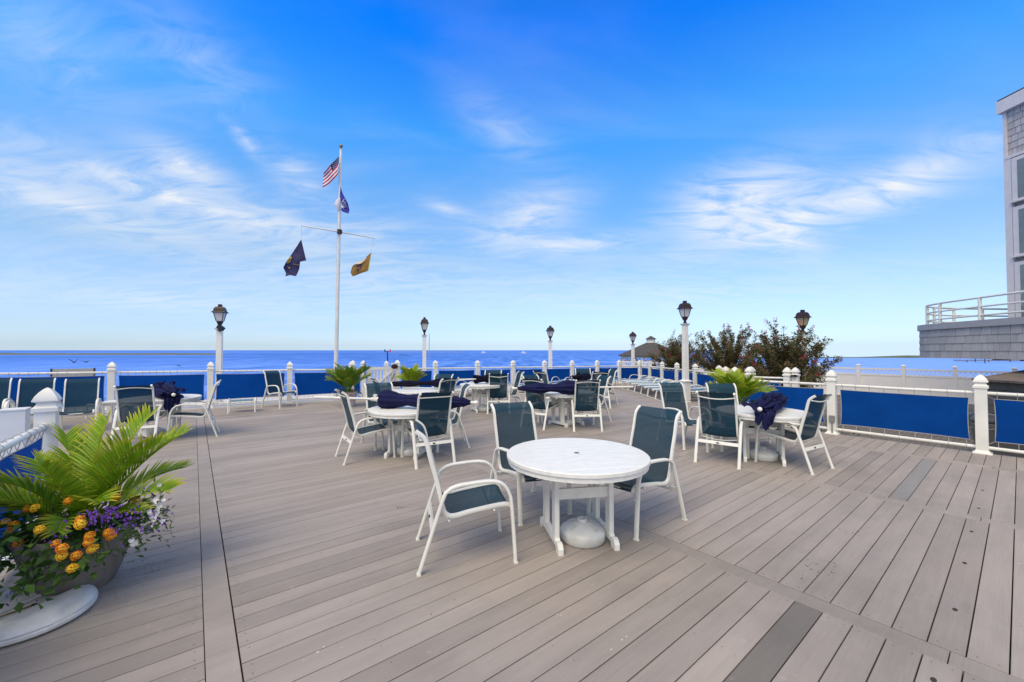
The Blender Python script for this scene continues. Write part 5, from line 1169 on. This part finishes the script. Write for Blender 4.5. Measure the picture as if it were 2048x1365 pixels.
# ---- other palms in pots
def potted_palm(loc, pot_h, pot_r, Lf, n, seed, labs, m_=PALM, flowers=None, square=False, fz_=.0):
    loc = Vector(loc); p = thing('planter_pot', labs[0], 'pot', loc)
    MB().lathe([(0, .002), (pot_r * .66, .002), (pot_r * .68, .02), (pot_r * .93, pot_h - .06), (pot_r * 1.0, pot_h - .055), (pot_r, pot_h), (pot_r * .9, pot_h), (pot_r * .88, pot_h - .05), (0, pot_h - .05)], 32, cap=False).build('pot_wall', mat('cream_pot', (0.50, 0.46, 0.39), 0.6, 0.08, 5), p, 40)
    pa = thing('palm_plant', labs[1], 'palm', loc + Vector((0, 0, pot_h - .04))); rng = random.Random(seed)
    for i in range(n):
        az_ = i * 2.399 + seed; el_ = radians(rng.uniform(48, 86)); frond(pa, (.03 * cos(az_), .03 * sin(az_), 0), az_, el_, Lf * rng.uniform(.75, 1.05), rng.uniform(.35, .95), 34, Lf * .40, .017, seed * 50 + i, m_, .4, .28, rng.uniform(-.4, .4))
    MB().tube([(0, 0, -.03), (0.01, 0, .14)], [.03, .018], 8).build('stem', mat('palm_stem', (0.11, 0.13, 0.03), 0.6), pa)
    if flowers:
        fp_ = thing('flowering_plant', labs[2], 'flowering plant', loc + Vector((0, 0, pot_h - .04))); mb = MB(); mound(mb, rng, 260, 0, 360, .05, pot_r * 1.45, -.05, .12, .06, .03, .5); mb.build('foliage', LEAF, fp_)['kind'] = 'stuff'
        for j, fm in enumerate(flowers):
            mb = MB()
            for k in range(70):
                a_ = rng.gauss(pi + .3, .7) if j == 0 else rng.gauss(0, .8) - .6; r = rng.uniform(.2, pot_r * 1.5); c = Vector((r * cos(a_), r * sin(a_) - .05, rng.uniform(-.18, .14))); leaf(mb, c, rv(rng), rv(rng), .04, .034)
            mb.build('flower_cluster', fm, fp_)['kind'] = 'stuff'
potted_palm((-4.72, 11.62, 0), .42, .26, .86, 18, 3, ('cream planter pot left of the picket gate', 'bushy palm in the cream pot left of the picket gate', 'pink and lilac flowers round the palm left of the gate'), PALMD, (FPINK, FPINK))
potted_palm((-3.28, 13.1, 0), .45, .28, .72, 18, 5, ('planter pot right of the picket gate', 'bushy palm right of the picket gate against the blue panel', ''), PALM)
potted_palm((4.32, 7.70, 0), .62, .26, .74, 16, 9, ('planter pot hidden behind the table by the right fence', 'bright yellow-green palm behind the table by the right fence', 'white flowers and leaves at the foot of the right palm'), PALM, (WPET,))

# ---- crape myrtles
def crape(loc, H, Wd, seed, label, nst=24, lean=0.0, leaves=5200):
    loc = Vector(loc); root = thing('crape_myrtle', label, 'shrub', loc, 0, 'crape myrtles behind the fence'); rng = random.Random(seed); tb = MB(); fo = MB(); fl_ = MB(); tips = []
    stems = []
    for i in range(nst):
        a_ = i * 2.399 + seed; sp = (i + .5) / nst; out_ = Wd * sqrt(sp) * rng.uniform(.75, 1.08); h = H * (1 - .42 * sp ** 1.6) * rng.uniform(.80, 1.04)
        b_ = Vector((rng.uniform(-.1, .1), rng.uniform(-.1, .1), 0)); e_ = Vector((cos(a_) * out_ + lean * h * .2, sin(a_) * out_, h)); m1 = b_.lerp(e_, .45) + Vector((cos(a_) * -.10 * out_, sin(a_) * -.10 * out_, .16 * h))
        pth = [Vector(p) for p in smooth_path([tuple(b_), tuple(m1), tuple(e_)], 8)]; tb.tube(pth, [.022 * (1 - .85 * k / (len(pth) - 1)) + .002 for k in range(len(pth))], 5); stems.append(pth); tips.append((pth[-1], (pth[-1] - pth[-3]).normalized()))
        for j in range(7):
            k = rng.randint(5, len(pth) - 2); d = ((pth[k + 1] - pth[k]).normalized() + rv(rng) * .75 + Vector((0, 0, .25))).normalized(); L = rng.uniform(.22, .55) * (1.15 - k / len(pth) * .4); q = [pth[k], pth[k] + d * L * .5 + Vector((0, 0, .02)), pth[k] + d * L + Vector((0, 0, .07))]
            tb.tube(q, [.006, .004, .002], 4); stems.append([Vector(p) for p in smooth_path([tuple(x) for x in q], 4)]); tips.append((q[2], d))
    lens = [sum((s_[i + 1] - s_[i]).length for i in range(len(s_) - 1)) for s_ in stems]; tot_ = sum(lens)
    for s_, ln in zip(stems, lens):
        n = int(leaves * ln / tot_)
        for k in range(n):
            f = rng.uniform(.18 if len(s_) > 10 else .05, 1.0); x = f * (len(s_) - 1); i = min(int(x), len(s_) - 2); p = s_[i].lerp(s_[i + 1], x - i); d = (s_[i + 1] - s_[i]).normalized(); o_ = rv(rng); o_ = (o_ - d * o_.dot(d)).normalized()
            ln_ = rng.uniform(.055, .095) * (1.1 - .3 * f); leaf(fo, p + o_ * rng.uniform(.005, .05), d * .6 + o_, Vector((0, 0, 1)) + rv(rng) * .7, ln_, ln_ * .55)
    tb.build('branches', BARK, root); fo.build('crown', CRAPE, root)
    rng.shuffle(tips); tips.sort(key=lambda t_: -t_[0].z - .15 * rng.random())
    pick = tips[:6] + rng.sample(tips[6:], 20)
    for p, d in pick:
        mb = MB(); R = rng.uniform(.045, .085)
        for k in range(34): c = p + d * rng.uniform(-.03, R * 1.8) + rv(rng) * R * rng.uniform(.2, .8); leaf(mb, c, rv(rng), rv(rng), .03, .028)
        mb.build('flower_cluster', PINK, root)['kind'] = 'stuff'
    mb = MB()
    for p, d in tips[18:]:
        if rng.random() < .5:
            for k in range(5): leaf(mb, p + d * rng.uniform(0, .06) + rv(rng) * .015, rv(rng), rv(rng), .018, .014)
    mb.build('flower_buds', PINK, root)['kind'] = 'stuff'
crape((7.75, 18.9, GZ), 2.62, 1.35, 1, 'leftmost crape myrtle with small pink blooms, in front of the gazebo', 44, leaves=24000)
crape((8.35, 15.5, GZ), 2.86, 1.80, 2, 'middle crape myrtle between the tall lamp post and the right bush', 54, leaves=32000)
crape((8.15, 12.15, GZ), 2.68, 1.50, 4, 'rightmost and largest crape myrtle with red-pink blooms', 52, lean=.16, leaves=30000)
# leafy weed at the right fence and low ground cover
wd = thing('leafy_weed', 'thin leafy weed poking above the right fence rail beside its post', 'weed', (6.35, 8.75, GZ)); rng = random.Random(5); mb = MB()
for k in range(4):
    b_ = Vector((rng.uniform(-.1, .1), rng.uniform(-.1, .1), 0)); tp = b_ + Vector((rng.uniform(-.35, .25), rng.uniform(-.1, .1), rng.uniform(1.35, 1.85))); mb.tube([b_, b_.lerp(tp, .5) + Vector((.03, 0, 0)), tp], [.006, .005, .003], 4)
    for j in range(26): p = b_.lerp(tp, rng.uniform(.35, 1)); leaf(mb, p, rv(rng) + Vector((0, 0, .3)), Vector((0, 0, 1)) + rv(rng) * .6, rng.uniform(.06, .11), .03)
mb.build('leaves', CRAPE, wd)
gc = MB()
for k in range(2200):
    t_ = rng.uniform(1.7, 4.2); s_ = FS + .12 + abs(rng.gauss(0, .35)); h = rng.random() ** 1.5 * .75 * max(.15, 1 - abs(t_ - 2.6) * .5)
    leaf(gc, st(s_, t_, GZ + h), rv(rng) + Vector((0, 0, .4)), Vector((0, 0, 1)) + rv(rng) * .6, rng.uniform(.04, .09), .03)
go = gc.build('ground_cover', LEAF); go['kind'] = 'stuff'; tag(go, 'low green leaves growing behind the right fence posts', 'ground cover')

# ================================================================== SMALL THINGS BY THE WATER
nm = at_y(775, 722, 120); mk = thing('channel_marker', 'blue channel marker post with a red and a green board out in the water', 'marker', (nm.x, 120, SEA_Z))
MB().cyl((0, 0, -.3), (0, 0, 3.2), .20, .17, 8).build('pile', mat('marker_blue', (0.012, 0.02, 0.16), 0.6), mk)
MB().box((0, 0, 3.15), (1.5, .12, .14)).build('cross_arm', mat('marker_dark', (0.015, 0.025, 0.10), 0.6), mk)
MB().add([(.50, -.08, 3.0), (1.05, -.08, 3.0), (.92, -.08, 3.85), (.66, -.08, 3.85), (.50, -.02, 3.0), (1.05, -.02, 3.0), (.92, -.02, 3.85), (.66, -.02, 3.85)], [(0, 1, 2, 3), (7, 6, 5, 4), (0, 4, 5, 1), (1, 5, 6, 2), (2, 6, 7, 3), (3, 7, 4, 0)]).build('red_board', mat('marker_red', (0.7, 0.03, 0.06), 0.6), mk)
MB().add([(-1.0, -.08, 3.0), (-.55, -.08, 3.0), (-.66, -.08, 3.85), (-.9, -.08, 3.85), (-1.0, -.02, 3.0), (-.55, -.02, 3.0), (-.66, -.02, 3.85), (-.9, -.02, 3.85)], [(0, 1, 2, 3), (7, 6, 5, 4), (0, 4, 5, 1), (1, 5, 6, 2), (2, 6, 7, 3), (3, 7, 4, 0)]).build('green_board', mat('marker_green', (0.01, 0.06, 0.07), 0.6), mk)
BIRD = mat('dark_feather', (0.012, 0.014, 0.025), 0.8)
def bird(u, v, Yd, up, label, span=.5):
    p = at_y(u, v, Yd); r = thing('bird', label, 'bird', p, radians(-8)); sc = span
    mb = MB(); mb.tube([(-.36 * sc, 0, -.02 * sc), (-.2 * sc, 0, 0), (.1 * sc, 0, .02 * sc), (.32 * sc, 0, .0), (.42 * sc, 0, -.01 * sc)], [.02 * sc, .07 * sc, .085 * sc, .05 * sc, .012 * sc], 8)
    mb.add([(-.36 * sc, .04 * sc, -.01 * sc), (-.36 * sc, -.04 * sc, -.01 * sc), (-.60 * sc, -.09 * sc, -.03 * sc), (-.60 * sc, .09 * sc, -.03 * sc)], [(0, 1, 2, 3)])
    for sg in (-1, 1):
        q = [Vector((.12 * sc, sg * .05 * sc, .04 * sc)), Vector((-.14 * sc, sg * .05 * sc, .04 * sc)), Vector((.08 * sc, sg * .35 * sc, .30 * sc * up)), Vector((-.16 * sc, sg * .38 * sc, .30 * sc * up)), Vector((-.22 * sc, sg * .75 * sc, .72 * sc * up))]
        mb.add(q, [(0, 1, 3, 2), (2, 3, 4)])
    mb.build('body', BIRD, r)
bird(148, 725, 24, 1.0, 'dark bird with raised wings flying over the water, left one', .36); bird(172, 724.5, 26, .45, 'dark bird with level wings flying over the water, right one', .42)
def duck(u, v, label, s=.5):
    p = on_z(u, v, SEA_Z); r = thing('water_bird', label, 'bird', p); k = p.y / 60
    MB().lathe([(.001, 0), (.28 * s * k, .02), (.30 * s * k, .12 * s), (.18 * s * k, .26 * s), (.001, .3 * s)], 10, sx=1.5, sy=.7, cap=False).build('body', BIRD, r)
duck(357, 732, 'dark bird floating on the water beside the left lamp post', .6); duck(362, 735, 'small dark bird floating just below the other', .35)
for u, v, lab in ((807, 711, 'dark mooring float on the water right of the channel marker'),):
    p = on_z(u, v, SEA_Z); r = thing('float', lab, 'float', p); MB().lathe([(.001, -.05), (2.2, -.02), (2.0, .18), (.001, .3)], 14, sx=1.6, sy=.5, cap=False).build('hull', BIRD, r)
for u, v, lab in ((967, 706.5, 'tiny white motorboat on the horizon, left one'), (1047, 707, 'tiny white motorboat on the horizon, right one')):
    p = on_z(u, v, SEA_Z); r = thing('motorboat', lab, 'boat', p); MB().add([(-3, -1, 0), (3, -1, 0), (4, 0, .9), (3, 1, 0), (-3, 1, 0), (-3, -1.2, 1), (3, -1.2, 1.1), (5, 0, 1.3), (3, 1.2, 1.1), (-3, 1.2, 1)], [(0, 1, 6, 5), (1, 2, 7, 6), (2, 3, 8, 7), (3, 4, 9, 8), (4, 0, 5, 9), (5, 6, 7, 8, 9)]).build('hull', WHITE, r); MB().box((-.3, 0, 1.6), (1.8, 1.4, 1.2), taper=.75).build('cabin', WHITE, r)
p = at_y(147, 737, 11.2); sg_ = thing('notice_board', 'grey back of a notice board standing behind the far left fence', 'sign', (p.x, 11.2, -.4), .55)
MB().box((0, 0, p.z + .4 - .30), (.86, .03, .58)).build('panel', mat('sign_back_grey', (0.36, 0.35, 0.34), 0.6), sg_)
for x in (-.42, .42): MB().box((x, 0, (p.z + .4) / 2), (.03, .05, p.z + .4)).build('leg', BRONZE, sg_)
p = at_y(858.5, 668, 16.6); an = thing('thin_mast', 'thin grey mast beside the lamp post right of the gate', 'mast', (p.x, 16.6, -.4)); MB().cyl((0, 0, 0), (0, 0, p.z + .4), .018, .010, 8).build('tube', ROPE, an); MB().lathe([(.06, 0), (.06, .02), (.02, .05)], 10).build('foot_plate', ROPE, an)
for i, (u, v0, v1, Yd) in enumerate(((1655, 713, 726, 150), (1684, 713, 725, 150), (1951, 712, 730, 120), (1970, 714, 731, 110))):
    a_, b_ = at_y(u, v0, Yd), at_y(u, v1, Yd); r = thing('mooring_pile', ['thin mooring pile in the right bay, leftmost', 'thin mooring pile in the right bay, second from left', 'mooring pile under the balcony, left one', 'mooring pile under the balcony, right one'][i], 'pile', (b_.x, Yd, SEA_Z - .2)); MB().cyl((0, 0, 0), (0, 0, a_.z - SEA_Z + .2), .13, .11, 8).build('shaft', BARK, r); MB().lathe([(.14, 0), (.14, .1), (.02, .25)], 8, (0, 0, a_.z - SEA_Z + .2)).build('pile_cap', BARK, r)
p = on_z(2000, 721, SEA_Z + .5); dk = thing('far_dock', 'low dark dock far across the right bay under the balcony', 'dock', (p.x, p.y, SEA_Z)); MB().box((12, 0, .5), (50, 2, .25)).build('platform', mat('dock_wood', (0.16, 0.15, 0.14), 0.8), dk)
for k in range(8): MB().cyl((-11 + 6.5 * k, -.9, -.3), (-11 + 6.5 * k, -.9, .38), .15, n=6).build('pile', BARK, dk)
